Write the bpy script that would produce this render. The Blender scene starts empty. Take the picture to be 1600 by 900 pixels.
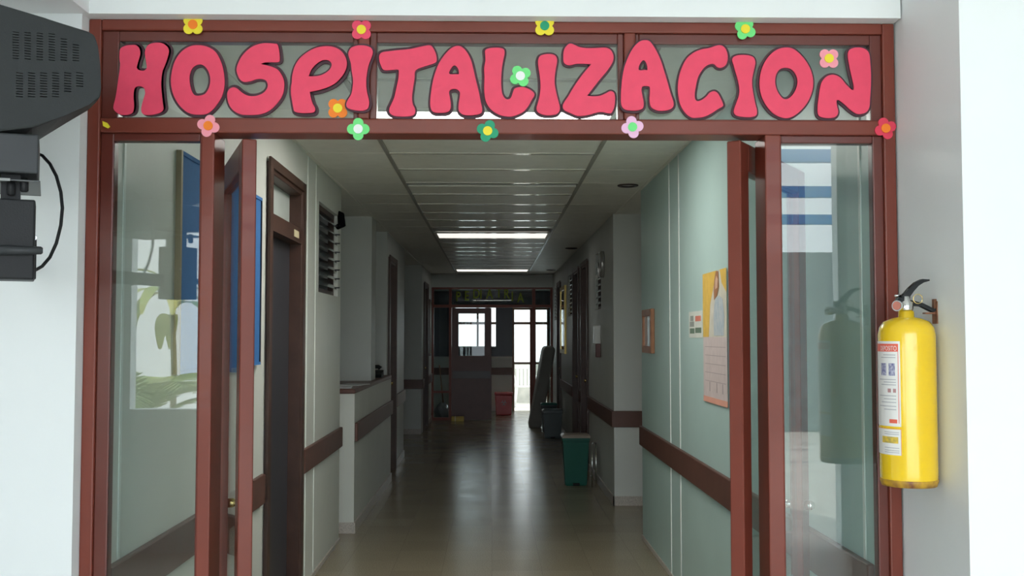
import bpy, bmesh, math, random
from mathutils import Vector, Matrix
random.seed(7)
SC = bpy.context.scene
COL = SC.collection
R = math.radians

# ------------------------------------------------------------------ camera
CAM = Vector((0, 0, 1.55)); F = 1620.0; VPX, VPY = 769.0, 525.0
pitch = math.atan((VPY-450)/F)
yaw = math.atan((800-VPX)/(F/math.cos(pitch)))
cd = bpy.data.cameras.new('camera'); cam = bpy.data.objects.new('camera', cd); COL.objects.link(cam)
cd.sensor_width = 36; cd.lens = 36*F/1600; cd.clip_start = .05; cd.clip_end = 200
cam.location = CAM; cam.rotation_euler = (math.pi/2+pitch, 0, -yaw)
SC.camera = cam
cr = cam.rotation_euler.to_matrix()
c_right, c_up, c_fwd = cr @ Vector((1,0,0)), cr @ Vector((0,1,0)), cr @ Vector((0,0,-1))
def ray(px, py): return c_fwd*F + c_right*(px-800) - c_up*(py-450)
def U(px, py, Y):                      # point on the plane at depth Y
    d = ray(px, py); t = Y/d.y; return CAM.x+d.x*t, CAM.z+d.z*t
def V(px, py, X):                      # point on a side wall at X
    d = ray(px, py); t = X/d.x; return d.y*t, CAM.z+d.z*t

# ------------------------------------------------------------------ world, sun, exposure
w = bpy.data.worlds.new('World'); SC.world = w; w.use_nodes = True
bg = w.node_tree.nodes['Background']
bg.inputs[0].default_value = (.86, .94, 1.0, 1); bg.inputs[1].default_value = 5.9
sd = bpy.data.lights.new('sun_offscreen', 'SUN'); sd.energy = 6.0; sd.angle = R(1.0); sd.color = (1, .95, .86)
so = bpy.data.objects.new('sun_offscreen', sd); COL.objects.link(so); so.rotation_euler = (R(-38), R(22), 0); so.location = (0, -6, 12)
vs = SC.view_settings
vs.view_transform = 'Standard'; vs.look = 'None'; vs.gamma = 1.0; vs.use_curve_mapping = False; vs.exposure = 0.0

# ------------------------------------------------------------------ materials
MATS = {}
def mat(name, col, rough=.5, metal=0, spec=.5, var=.06, scale=6, bump=0, bscale=80, col2=None, coat=0):
    if name in MATS: return MATS[name]
    m = bpy.data.materials.new(name); m.use_nodes = True; nt = m.node_tree; b = nt.nodes['Principled BSDF']
    b.inputs['Roughness'].default_value = rough; b.inputs['Metallic'].default_value = metal
    b.inputs['Specular IOR Level'].default_value = spec; b.inputs['Coat Weight'].default_value = coat
    tc = nt.nodes.new('ShaderNodeTexCoord'); n = nt.nodes.new('ShaderNodeTexNoise'); n.inputs['Scale'].default_value = scale
    n.inputs['Detail'].default_value = 4
    nt.links.new(tc.outputs['Object'], n.inputs['Vector'])
    rp = nt.nodes.new('ShaderNodeValToRGB'); rp.color_ramp.elements[0].position = .3; rp.color_ramp.elements[1].position = .7
    c2 = col2 or tuple(min(1, c*(1+var)) for c in col); c1 = col if col2 else tuple(c*(1-var) for c in col)
    rp.color_ramp.elements[0].color = (*c1, 1); rp.color_ramp.elements[1].color = (*c2, 1)
    nt.links.new(n.outputs['Fac'], rp.inputs['Fac']); nt.links.new(rp.outputs['Color'], b.inputs['Base Color'])
    if bump:
        n2 = nt.nodes.new('ShaderNodeTexNoise'); n2.inputs['Scale'].default_value = bscale
        nt.links.new(tc.outputs['Object'], n2.inputs['Vector'])
        bp = nt.nodes.new('ShaderNodeBump'); bp.inputs['Strength'].default_value = bump; bp.inputs['Distance'].default_value = .01
        nt.links.new(n2.outputs['Fac'], bp.inputs['Height']); nt.links.new(bp.outputs['Normal'], b.inputs['Normal'])
    MATS[name] = m; return m
def glass(name, tint=(.93, .97, .96), ior=1.65):
    if name in MATS: return MATS[name]
    m = bpy.data.materials.new(name); m.use_nodes = True; nt = m.node_tree; nt.nodes.clear()
    o = nt.nodes.new('ShaderNodeOutputMaterial'); mx = nt.nodes.new('ShaderNodeMixShader')
    t = nt.nodes.new('ShaderNodeBsdfTransparent'); t.inputs[0].default_value = (*tint, 1)
    g = nt.nodes.new('ShaderNodeBsdfGlossy'); g.inputs['Roughness'].default_value = 0
    fr = nt.nodes.new('ShaderNodeFresnel'); ge = nt.nodes.new('ShaderNodeNewGeometry')
    mr = nt.nodes.new('ShaderNodeMapRange'); mr.inputs['To Min'].default_value = ior; mr.inputs['To Max'].default_value = 1/ior
    nt.links.new(ge.outputs['Backfacing'], mr.inputs['Value']); nt.links.new(mr.outputs[0], fr.inputs['IOR'])
    nt.links.new(fr.outputs[0], mx.inputs[0]); nt.links.new(t.outputs[0], mx.inputs[1]); nt.links.new(g.outputs[0], mx.inputs[2])
    nt.links.new(mx.outputs[0], o.inputs[0]); MATS[name] = m; return m
def emit(name, col, s):
    if name in MATS: return MATS[name]
    m = bpy.data.materials.new(name); m.use_nodes = True; b = m.node_tree.nodes['Principled BSDF']
    b.inputs['Base Color'].default_value = (.8, .8, .8, 1); b.inputs['Emission Color'].default_value = (*col, 1)
    b.inputs['Emission Strength'].default_value = s; MATS[name] = m; return m

white_wall = mat('white_wall_paint', (.80, .83, .83), .55, var=.02, scale=2)
grey_paint = mat('reveal_paint', (.78, .79, .79), .5, var=.03, scale=3)
cream_wall = mat('cream_panel', (.65, .67, .62), .45, var=.03, scale=3)
teal_wall = mat('pale_teal_panel', (.44, .60, .57), .38, var=.03, scale=3)
corr_wall = mat('corridor_paint', (.62, .65, .62), .5, var=.04, scale=2)
batten_m = mat('panel_joint_strip', (.80, .84, .80), .35)
brown = mat('red_brown_enamel', (.180, .038, .023), .40, spec=.35, var=.08, scale=5, coat=.1)
brown_d = mat('brown_bead', (.120, .026, .018), .32, var=.08, scale=5, coat=.1)
wood_d = mat('dark_brown_wood', (.055, .026, .018), .4, var=.25, scale=8)
wood_m = mat('door_brown', (.062, .028, .019), .42, var=.2, scale=7)
rail_m = mat('bumper_rail_wood', (.115, .048, .035), .42, var=.12, scale=9)
tile_m = mat('ceiling_tile', (.87, .855, .77), .42, var=.04, scale=9)
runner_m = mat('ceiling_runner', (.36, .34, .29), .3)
tee_m = mat('glossy_tee', (.80, .79, .71), .08, spec=.7)
slab_m = mat('slab', (.45, .45, .42), .8)
base_m = mat('terrazzo_base', (.50, .46, .42), .35, var=.3, scale=140)
black_p = mat('black_plastic', (.011, .012, .0135), .5, spec=.25, var=.1, bump=.08, bscale=300)
slot_m = mat('vent_slot_black', (.003, .003, .004), .8, spec=.03)
dgrey_p = mat('dark_grey_plastic', (.032, .035, .038), .42, spec=.3)
chrome = mat('chrome', (.75, .75, .74), .15, 1)
brass = mat('brass', (.75, .58, .25), .25, 1)
foam_r = mat('crimson_foam', (.80, .058, .125), .62, var=.04, scale=30, bump=.05, bscale=400)
foam_k = mat('dark_foam', (.055, .018, .028), .65)
pane_m = glass('window_glass')
pane_far = glass('far_glass', (.80, .84, .84), 1.35)
navy = mat('navy_board', (.018, .02, .035), .35)
bluefelt = mat('blue_felt', (.03, .16, .42), .8, var=.05, scale=40)

def floor_mat():
    m = bpy.data.materials.new('polished_terrazzo'); m.use_nodes = True; nt = m.node_tree; b = nt.nodes['Principled BSDF']
    tc = nt.nodes.new('ShaderNodeTexCoord')
    br = nt.nodes.new('ShaderNodeTexBrick'); br.offset = 0; br.inputs['Scale'].default_value = 1
    br.inputs['Brick Width'].default_value = .33; br.inputs['Row Height'].default_value = .33; br.inputs['Mortar Size'].default_value = .0016
    br.inputs['Color1'].default_value = (.325, .285, .205, 1); br.inputs['Color2'].default_value = (.295, .255, .18, 1); br.inputs['Mortar'].default_value = (.24, .21, .15, 1)
    n = nt.nodes.new('ShaderNodeTexNoise'); n.inputs['Scale'].default_value = 130; n.inputs['Detail'].default_value = 3
    mx = nt.nodes.new('ShaderNodeMix'); mx.data_type = 'RGBA'; mx.blend_type = 'MULTIPLY'; mx.inputs['Factor'].default_value = .55
    rp = nt.nodes.new('ShaderNodeValToRGB'); rp.color_ramp.elements[0].color = (.55, .52, .48, 1); rp.color_ramp.elements[0].position = .35
    rp.color_ramp.elements[1].color = (1.15, 1.12, 1.05, 1); rp.color_ramp.elements[1].position = .65
    nt.links.new(tc.outputs['Object'], br.inputs['Vector']); nt.links.new(tc.outputs['Object'], n.inputs['Vector'])
    nt.links.new(n.outputs['Fac'], rp.inputs['Fac']); nt.links.new(br.outputs['Color'], mx.inputs[6]); nt.links.new(rp.outputs['Color'], mx.inputs[7])
    nt.links.new(mx.outputs[2], b.inputs['Base Color'])
    n2 = nt.nodes.new('ShaderNodeTexNoise'); n2.inputs['Scale'].default_value = 3
    mr = nt.nodes.new('ShaderNodeMapRange'); mr.inputs['To Min'].default_value = .17; mr.inputs['To Max'].default_value = .30
    nt.links.new(tc.outputs['Object'], n2.inputs['Vector']); nt.links.new(n2.outputs['Fac'], mr.inputs['Value']); nt.links.new(mr.outputs[0], b.inputs['Roughness'])
    return m
floor_m = floor_mat()

# ------------------------------------------------------------------ helpers
def new_bm(): return bmesh.new()
def bx(bm, x0, x1, y0, y1, z0, z1):
    vs_ = [bm.verts.new(c) for c in ((x0,y0,z0),(x1,y0,z0),(x1,y1,z0),(x0,y1,z0),(x0,y0,z1),(x1,y0,z1),(x1,y1,z1),(x0,y1,z1))]
    for f in ((3,2,1,0),(4,5,6,7),(0,1,5,4),(1,2,6,5),(2,3,7,6),(3,0,4,7)): bm.faces.new([vs_[i] for i in f])
    return vs_
def box(*a):
    bm = new_bm(); bx(bm, *a); return bm
def bev(bm, w_, seg=2):
    bmesh.ops.bevel(bm, geom=list(bm.edges), offset=w_, segments=seg, affect='EDGES', profile=.5); return bm
def tube(bm, pts, r, n=10, cap=True):
    pts = [Vector(p) for p in pts]; rs = r if isinstance(r, (list, tuple)) else [r]*len(pts)
    rings = []; prev = None
    for i, p in enumerate(pts):
        d = (pts[min(i+1, len(pts)-1)]-pts[max(i-1, 0)]).normalized()
        a = prev if prev is not None else (Vector((0,0,1)) if abs(d.z) < .9 else Vector((1,0,0)))
        s = d.cross(a).normalized(); t = s.cross(d).normalized(); prev = t
        rings.append([bm.verts.new(p+(s*math.cos(2*math.pi*k/n)+t*math.sin(2*math.pi*k/n))*rs[i]) for k in range(n)])
    for a, b in zip(rings, rings[1:]):
        for k in range(n): bm.faces.new((a[k], a[(k+1)%n], b[(k+1)%n], b[k])).smooth = True
    if cap:
        bm.faces.new(rings[0][::-1]); bm.faces.new(rings[-1])
    return bm
def lathe(bm, prof, c, n=32):
    rings = [[bm.verts.new((c[0]+r*math.cos(2*math.pi*k/n), c[1]+r*math.sin(2*math.pi*k/n), c[2]+z)) for k in range(n)] for r, z in prof]
    for a, b in zip(rings, rings[1:]):
        for k in range(n): bm.faces.new((a[k], a[(k+1)%n], b[(k+1)%n], b[k])).smooth = True
    bm.faces.new(rings[0][::-1]); bm.faces.new(rings[-1]); return bm
def prism(bm, pts, d0, d1, axis='y'):      # polygon in the x-z plane pushed through y
    mk = (lambda p, d: (p[0], d, p[1])) if axis == 'y' else ((lambda p, d: (d, p[0], p[1])) if axis == 'x' else (lambda p, d: (p[0], p[1], d)))
    a = [bm.verts.new(mk(p, d0)) for p in pts]; b = [bm.verts.new(mk(p, d1)) for p in pts]
    bm.faces.new(a); bm.faces.new(b[::-1]); n = len(pts)
    for i in range(n): bm.faces.new((a[i], b[i], b[(i+1)%n], a[(i+1)%n]))
    return bm
def root_of(o):
    while o.parent: o = o.parent
    return o
def obj(name, bm, m, parent=None, local=False):
    me = bpy.data.meshes.new(name)
    if parent is not None and not local:
        L = root_of(parent).location
        if L.length: bmesh.ops.translate(bm, vec=-L, verts=list(bm.verts))
    bmesh.ops.recalc_face_normals(bm, faces=list(bm.faces))
    bm.to_mesh(me); bm.free(); me.materials.append(m)
    o = bpy.data.objects.new(name, me); COL.objects.link(o)
    if parent is not None: o.parent = parent
    return o
def tag(o, label, cat, group=None):
    o['label'] = label; o['category'] = cat
    if group: o['group'] = group
    return o
def thing(name, label, cat, loc=(0,0,0), rz=0, group=None):
    o = bpy.data.objects.new(name, None); COL.objects.link(o); o.location = loc; o.rotation_euler = (0,0,rz); o.empty_display_size = .1
    return tag(o, label, cat, group)
def struct(name, bm, m):
    o = obj(name, bm, m); o['kind'] = 'structure'; return o
def sroot(name, loc=(0,0,0)):
    o = bpy.data.objects.new(name, None); COL.objects.link(o); o.location = loc; o['kind'] = 'structure'; return o
def shared(name, me, parent, loc, rot=(0,0,0)):
    o = bpy.data.objects.new(name, me); COL.objects.link(o); o.parent = parent; o.location = loc; o.rotation_euler = rot; return o
def mesh_of(bm, m, name='piece'):
    me = bpy.data.meshes.new(name); bmesh.ops.recalc_face_normals(bm, faces=list(bm.faces)); bm.to_mesh(me); bm.free(); me.materials.append(m); return me
def boxes(*bs):
    bm = new_bm()
    for b in bs: bx(bm, *b)
    return bm

# ------------------------------------------------------------------ key measures
YF = 3.0; HC = 2.68; XW = 1.155; XR2 = 1.12
XL = U(131, 450, YF)[0]; XR = U(1404, 450, YF)[0]; ZT = U(770, 33, YF)[1]
OUT = 3.2

# ------------------------------------------------------------------ structure: hall in front
struct('floor', boxes((-OUT, OUT, YF, 21.6, -.1, 0)), floor_m)
struct('floor', boxes((-4, 3.8, -1.7, YF, -.1, 0)), mat('hall_floor_bounce', (.66, .64, .58), .3, var=.06, scale=4))  # unseen hall floor, made pale to bounce light up to the ceiling
struct('ground', boxes((-40, 40, -40, 60, -.3, -.1)), mat('pale_concrete', (.62, .60, .55), .8, var=.1, scale=3))
YB = YF-.05
struct('wall_front', boxes((-4, XL, YB, YF+.1, 0, 3.0), (XL, XR, YB, YF+.1, ZT, 3.0)), white_wall)
XC = U(1404, 450, YF)[0]+.004
YC = V(1507, 450, XC)[0]
struct('wall_right_return', boxes((XC, XC+.3, YC+.006, YF+.1, 0, 3.0)), white_wall)
struct('wall_front', boxes((XC, 3.8, YC, YC+.006, 0, 3.0), (XC+.3, 3.8, YC+.006, YF+.1, 0, 3.0)), white_wall)
xb = U(139, 20, YB)[0]
struct('trim_1', boxes((-2.4, xb, -1.5, YB, U(100, 21, YB)[1], 3.0)), grey_paint)
struct('ceiling', boxes((-4.1, 3.9, -1.8, YF+.1, 3.0, 3.15)), white_wall)
struct('wall_left', boxes((-4.12, -4, -1.7, YF, 0, 3.0)), white_wall)
struct('wall_right', boxes((3.8, 3.92, -1.7, YF, 0, 3.0)), white_wall)
# back of the hall: open front with a window opening at the far side (only seen mirrored in the glass)
T = 7.5; yb0, yb1 = 6-T-.12, 6-T
wx0 = U(200, 640, T)[0]; wz0 = U(250, 640, T)[1]
struct('wall_back', boxes((-4, wx0, yb0, yb1, 0, 3.0), (wx0, -1.5, yb0, yb1, 0, wz0), (-1.5, -1.3, yb0, yb1, 0, 3.0), (wx0, -1.5, yb0, yb1, 2.42, 3.0),
                          (U(1312, 450, T)[0], 3.8, yb0, yb1, 0, 3.0)), white_wall)

# ------------------------------------------------------------------ structure: corridor
DO = (V(415, 500, -XW)[0], V(470, 500, -XW)[0], 2.45)          # near door in the left wall
WI = (V(498, 400, -XW)[0], V(528, 400, -XW)[0], V(513, 460, -XW)[1], 2.45)
YL1 = V(531, 600, -XW)[0]; YR1 = V(1003, 600, XW)[0]
x0, x1 = -XW-.12, -XW
struct('wall_left', boxes((x0,x1,YF+.1,DO[0],0,HC), (x0,x1,DO[0],DO[1],DO[2],HC), (x0,x1,DO[1],WI[0],0,HC), (x0,x1,WI[0],WI[1],0,WI[2]),
                          (x0,x1,WI[0],WI[1],WI[3],HC), (x0,x1,WI[1],YL1,0,HC), (-OUT,x0,YL1-.12,YL1,0,HC)), cream_wall)
struct('wall_right', boxes((XW,XW+.12,YF+.1,YR1,0,HC), (XW+.12,OUT,YR1-.12,YR1,0,HC)), teal_wall)
YP0, YP1, YN = 9.79, 10.14, 11.23; XN = -1.138
struct('wall_left', boxes((-1.95, XN, YP0, YP1, 1.13, HC)), corr_wall)                    # pier over the counter
L3 = (YN, V(631, 600, XN)[0]); D3 = (V(605.5, 600, XN)[0]+.02, V(617, 600, XN)[0], 2.42)
struct('wall_left', boxes((-OUT,XN-.12,YN,YN+.12,0,HC), (XN-.12,XN,YN,D3[0],0,HC), (XN-.12,XN,D3[0],D3[1],D3[2],HC), (XN-.12,XN,D3[1],L3[1],0,HC), (-OUT,XN-.12,L3[1]-.12,L3[1],0,HC)), corr_wall)
Y4 = 16.5; D4 = (16.95, 17.95, 2.42); YE = 19.2
struct('wall_left', boxes((-OUT,-1.24,Y4,Y4+.12,0,HC), (-1.24,-1.12,Y4,D4[0],0,HC), (-1.24,-1.12,D4[0],D4[1],D4[2],HC), (-1.24,-1.12,D4[1],YE,0,HC)), corr_wall)
YR2 = 9.55
RW = [(V(939, 430, XR2)[0], V(930, 430, XR2)[0], 1.83, 2.43), (V(895, 460, XR2)[0], V(887.5, 460, XR2)[0], 1.83, 2.43), (V(871, 470, XR2)[0], V(866, 470, XR2)[0], 1.83, 2.40)]
RD = [(V(920, 600, XR2)[0], V(910, 600, XR2)[0], 2.43), (V(906, 600, XR2)[0], V(897, 600, XR2)[0], 2.43), (V(877, 600, XR2)[0], V(872, 600, XR2)[0], 2.43)]
cuts = sorted([(a, b, z0, z1) for a, b, z0, z1 in RW] + [(a, b, 0, z) for a, b, z in RD])
bl = [(XR2, OUT, YR2, YR2+.12, 0, HC)]; y = YR2+.12
for a, b, z0, z1 in cuts:
    a = max(a, y); bl.append((XR2, XR2+.12, y, a, 0, HC))
    if z0 > 0: bl.append((XR2, XR2+.12, a, b, 0, z0))
    bl.append((XR2, XR2+.12, a, b, z1, HC)); y = b
bl.append((XR2, XR2+.12, y, YE, 0, HC))
struct('wall_right', boxes(*bl), corr_wall)
struct('wall_left_outer', boxes((-OUT-.12, -OUT, YF+.1, 21.6, 0, HC+.02)), corr_wall)
struct('wall_right_outer', boxes((OUT, OUT+.12, YF+.1, 21.6, 0, HC+.02)), corr_wall)
# ceiling slab with hung tiles
P_ = .62; Y0 = 5.16; GX = .65
DL = []                                    # round downlights: centre x, y, row
for px, py, nm in ((985, 289, 'round dark downlight in the ceiling above the teal wall'), (893, 388, 'round dark downlight in the ceiling above the brown doors'), (861, 422, 'round dark downlight in the ceiling near the far partition')):
    d = ray(px, py); c = CAM+d*((HC-CAM.z)/d.z); k = math.floor((c.y-Y0)/P_); ya = Y0+k*P_
    DL.append((min(c.x, 1.02), min(max(c.y, ya+.1), ya+P_-.1), k, nm))
holes = [(-GX+.013, GX-.013, Y0+4*P_+.012, Y0+4*P_+.195), (-GX+.013, GX-.013, Y0+9*P_+.12, Y0+9*P_+.60)]+[(x-.06, x+.06, y-.06, y+.06) for x, y, k, nm in DL]
def sheet_with_holes(x0, x1, y0, y1, z0, z1, hs):
    xs = sorted({x0, x1, *[h[0] for h in hs], *[h[1] for h in hs]}); ys = sorted({y0, y1, *[h[2] for h in hs], *[h[3] for h in hs]}); out = []
    for a, b in zip(ys, ys[1:]):
        for c, d in zip(xs, xs[1:]):
            m_ = ((c+d)/2, (a+b)/2)
            if not any(h[0] < m_[0] < h[1] and h[2] < m_[1] < h[3] for h in hs): out.append((c, d, a, b, z0, z1))
    return out
cl = struct('ceiling', boxes(*sheet_with_holes(-OUT-.12, OUT+.12, YF+.1, 21.62, HC+.02, HC+.2, holes), (-OUT-.12, OUT+.12, YF+.1, 21.62, HC+.2, HC+.25)), slab_m)
side_c = struct('ceiling', boxes((-OUT, -XW, YF+.12, 21.5, HC, HC+.019), (XW, OUT, YF+.12, 21.5, HC, HC+.019), (-XW, XW, YE+.1, 21.5, HC, HC+.019)), tile_m)
P_ = .62; Y0 = 5.16
GX = .65
def tile_mesh(w_, d): return mesh_of(bev(box(-w_/2, w_/2, -d/2, d/2, 0, .014), .002, 1), tile_m, 'ceiling_tile')
tm_side, tm_mid = tile_mesh(XW-GX-.02, P_-.008), tile_mesh(2*GX-.024, P_-.05)
tm_part = tile_mesh(2*GX-.024, P_-.2)
tee_mesh = mesh_of(box(-GX+.013, GX-.013, -.024, .024, 0, .012), tee_m, 'cross_tee')
LIT = {0: 'near', 10: 'mid', 20: 'far'}
for k in range(-3, 23):
    ya = Y0+k*P_
    if ya+P_ > YE-.01: break
    yc = ya+P_/2
    j = lambda s: random.uniform(-s, s)
    shared('cross_tee', tee_mesh, cl, (0, ya, HC-.001))
    for s in (-1, 1):
      hl = [q for q in DL if q[2] == k] if s > 0 else []
      if hl:
        q = hl[0]; obj('ceiling_tile', boxes(*sheet_with_holes(GX+.01, XW-.01, ya+.004, ya+P_-.004, HC+.004, HC+.018, [(q[0]-.054, q[0]+.054, q[1]-.054, q[1]+.054)])), tile_m, cl)
      else: shared('ceiling_tile', tm_side, cl, (s*(XW+GX)/2, yc, HC+.004), (R(j(.15)), R(j(.15)), 0))
    if k in LIT or k == 9: continue
    if k == 4: shared('ceiling_tile', tm_part, cl, (0, yc+.095, HC+.004), (R(.1), 0, 0))
    else: shared('ceiling_tile', tm_mid, cl, (0, yc, HC+.004), (R(j(.28)), R(j(.12)), 0))
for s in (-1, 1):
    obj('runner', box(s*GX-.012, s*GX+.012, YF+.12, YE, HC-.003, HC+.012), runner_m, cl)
    obj('edge_runner', box(min(s*XW, s*(XW-.02)), max(s*XW, s*(XW-.02)), YF+.12, YE, HC-.002, HC+.012), tile_m, cl)
lamp_lab = {'near': 'glowing ceiling light panel seen through the HOSPITALIZACION transom glass', 'mid': 'pale lit ceiling panel halfway along the corridor ceiling',
            'far': 'lit ceiling panel just before the PEDIATRIA partition'}
for k, nm in LIT.items():
    ya = Y0+k*P_; t = thing('ceiling_light', lamp_lab[nm], 'ceiling light', (0, ya+P_/2, HC))
    obj('diffuser', box(-GX+.04, GX-.04, ya+.03, ya+P_-.03, HC+.001, HC+.010), emit('diffuser_'+nm, (1, .96, .9), {'near': 15, 'mid': 1.0, 'far': 1.2}[nm]), t)
    obj('light_frame', boxes((-GX+.013, -GX+.04, ya, ya+P_, HC-.002, HC+.015), (GX-.04, GX-.013, ya, ya+P_, HC-.002, HC+.015),
        (-GX+.04, GX-.04, ya+.012, ya+.03, HC-.002, HC+.015), (-GX+.04, GX-.04, ya+P_-.03, ya+P_-.012, HC-.002, HC+.015)), tile_m, t)
for k, lab, d0, d1 in ((4, 'dark open slot in the ceiling next to the nearest round downlight', .012, .19), (9, 'unlit brown ceiling panel directly before a lit panel', .12, .60)):
    ya = Y0+k*P_; t = thing('ceiling_light', lab, 'ceiling light', (0, ya, HC))
    obj('reflector_pan', box(-GX+.014, GX-.014, ya+d0+.001, ya+(.194 if k == 4 else d1-.001), HC+.188, HC+.199), tile_m, t)
    if k == 9: obj('light_frame', box(-GX+.014, GX-.014, ya+.012, ya+d0, HC, HC+.012), tile_m, t)
def open_lathe(prof, c, n=28):
    bm = new_bm(); rings = [[bm.verts.new((c[0]+r*math.cos(2*math.pi*k/n), c[1]+r*math.sin(2*math.pi*k/n), c[2]+z)) for k in range(n)] for r, z in prof]
    for a, b in zip(rings, rings[1:]):
        for k in range(n): bm.faces.new((a[k], a[(k+1)%n], b[(k+1)%n], b[k])).smooth = True
    return bm, rings
for x, y, k, nm in DL:
    t = thing('downlight', nm, 'downlight', (x, y, HC))
    bm, rg = open_lathe([(.050, .003), (.050, -.003), (.072, -.006), (.079, -.002), (.079, .004)], (x, y, HC)); obj('ring', bm, mat('downlight_ring', (.05, .035, .03), .4), t)
    bm, rg = open_lathe([(.051, -.001), (.051, .165)], (x, y, HC)); bm.faces.new(rg[-1]); obj('can', bm, mat('can_metal', (.45, .43, .40), .4, .6), t)
    bm = new_bm(); lathe(bm, [(.012, .164), (.014, .13), (.028, .10), (.031, .08), (.022, .06), (.008, .052)], (x, y, HC), 16); obj('bulb', bm, mat('bulb_glass', (.6, .6, .58), .2), t)

# panel joint strips on the near walls
for px, s in ((479, -1), (492, -1), (190, -1), (1047, 1), (1062, 1), (1347, 1)):
    yy = V(px, 500, s*XW)[0]
    wl = [o for o in COL.objects if o.name.startswith('wall_left' if s < 0 else 'wall_right') and o.data.materials[0] in (cream_wall, teal_wall)][0]
    obj('joint_strip', box(min(s*XW, s*(XW-.004)), max(s*XW, s*(XW-.004)), yy-.008, yy+.008, .03, HC-.003), batten_m, wl)

# baseboards
def base(name, *bs): struct(name, boxes(*bs), base_m)
base('baseboard_left', (XN, XN+.012, D3[1]+.05, L3[1], 0, .085), (-1.12, -1.108, D4[1]+.06, YE, 0, .085), (-2.2, -1.12, Y4-.012, Y4, 0, .085))
base('baseboard_right', (XR2-.012, XR2, YR2-.012, RD[0][0]-.06, 0, .085), (XR2-.012, OUT, YR2-.012, YR2, 0, .085), (XR2-.012, XR2, RD[1][1]+.06, RD[2][0]-.06, 0, .085))
base('baseboard_left', (-XW, -XW+.008, DO[1]+.06, YL1, 0, .03))
base('baseboard_right', (XW-.008, XW, YF+.12, YR1, 0, .03))

# ------------------------------------------------------------------ bumper rails
RZ0, RZ1 = .715, .862
def bumper(label, *bs):
    bm = new_bm()
    for b in bs: bx(bm, *b)
    bev(bm, .004, 1); return tag(obj('bumper_rail', bm, rail_m), label, 'handrail')
bumper('brown bumper rail on the cream wall running behind the open glass door', (-XW, -XW+.024, YF+.14, DO[0]-.07, RZ0, RZ1))
bumper('brown bumper rail on the cream wall below the louvre window', (-XW, -XW+.024, DO[1]+.06, YL1+.005, RZ0, RZ1))
bumper('brown bumper rail along the pale teal wall below the poster', (XW-.024, XW, YF+.14, YR1, RZ0, RZ1))
YCN = 8.26; XCN = -1.088
bumper('short brown bumper rail on the wall beyond the counter door', (XN, XN+.024, D3[1]+.06, L3[1]+.01, RZ0, RZ1))
bumper('brown bumper rail wrapping the pale pier beyond the side passage', (-1.6, -1.096, Y4-.024, Y4, RZ0, RZ1), (-1.12, -1.096, Y4, D4[0]-.06, RZ0, RZ1))
bumper('short brown bumper rail before the far glass partition', (-1.12, -1.096, D4[1]+.06, YE-.05, RZ0, RZ1))
bumper('dark brown bumper rail wrapping the grey column corner', (XR2-.024, 1.7, YR2-.024, YR2, RZ0, RZ1), (XR2-.024, XR2, YR2, RD[0][0]-.06, RZ0, RZ1))
bumper('short piece of bumper rail between the two brown doors', (XR2-.024, XR2, RD[0][1]+.06, RD[1][0]-.06, RZ0, RZ1))
bumper('brown bumper rail below the gold framed board', (XR2-.024, XR2, RD[1][1]+.06, RD[2][0]-.06, RZ0, RZ1))

# ------------------------------------------------------------------ corridor doors and louvre windows
def wall_door(n, xw, s, y0, y1, zt, transom=None, leafm=wood_d, knob=True):
    """s = +1 when the wall faces +x"""
    t = sroot('door_%d' % n, (xw, (y0+y1)/2, 0)); e = .012*s
    def X(a, b): return (min(a, b), max(a, b))
    xa, xb_ = X(xw-.12*s, xw+e)
    for nm, b in (('door_jamb', (xa, xb_, y0, y0+.055, 0, zt)), ('door_jamb', (xa, xb_, y1-.055, y1, 0, zt)), ('door_head', (xa, xb_, y0+.055, y1-.055, zt-.055, zt))):
        obj(nm, bev(box(*b), .004, 1), wood_m, t)
    for yy in (y0, y1-.03): 
        a, b = X(xw+e, xw+e+.012*s); obj('architrave', box(a, b, yy-.02, yy+.05, 0, zt+.02), wood_m, t)
    a, b = X(xw+e, xw+e+.012*s); obj('architrave', box(a, b, y0+.05, y1-.03, zt-.03, zt+.02), wood_m, t)
    zl = zt-.06
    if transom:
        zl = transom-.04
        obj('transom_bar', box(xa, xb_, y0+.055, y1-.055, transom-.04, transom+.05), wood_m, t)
        a, b = X(xw-.07*s, xw-.064*s); obj('transom_pane', box(a, b, y0+.055, y1-.055, transom+.05, zt-.055), mat('painted_pane_light', (.62, .68, .64), .3), t)  # opaque pale colour stands in for light seen through the pane
        a, b = X(xw+e, xw+e+.003*s); obj('number_plate', box(a, b, y1-.30, y1-.16, transom-.015, transom+.025), mat('cream_plate', (.7, .6, .38), .5), t)
    a, b = X(xw-.10*s, xw-.06*s)
    lf = obj('door_leaf', box(a, b, y0+.06, y1-.06, .01, zl), leafm, t)
    if knob:
      bm = new_bm(); kx = xw-.06*s; tube(bm, [(kx, y1-.12, 1.0), (kx+.05*s, y1-.12, 1.0)], .018, 10); obj('door_knob', bm, brass, lf)
    return t
leaf_slate = mat('slate_leaf', (.045, .045, .055), .4)
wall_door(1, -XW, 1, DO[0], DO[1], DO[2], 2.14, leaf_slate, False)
wall_door(2, XN, 1, D3[0], D3[1], D3[2])
wall_door(3, -1.12, 1, D4[0], D4[1], D4[2])
for i, (a, b, z) in enumerate(RD): wall_door(4+i, XR2, -1, a, b, z)
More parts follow.
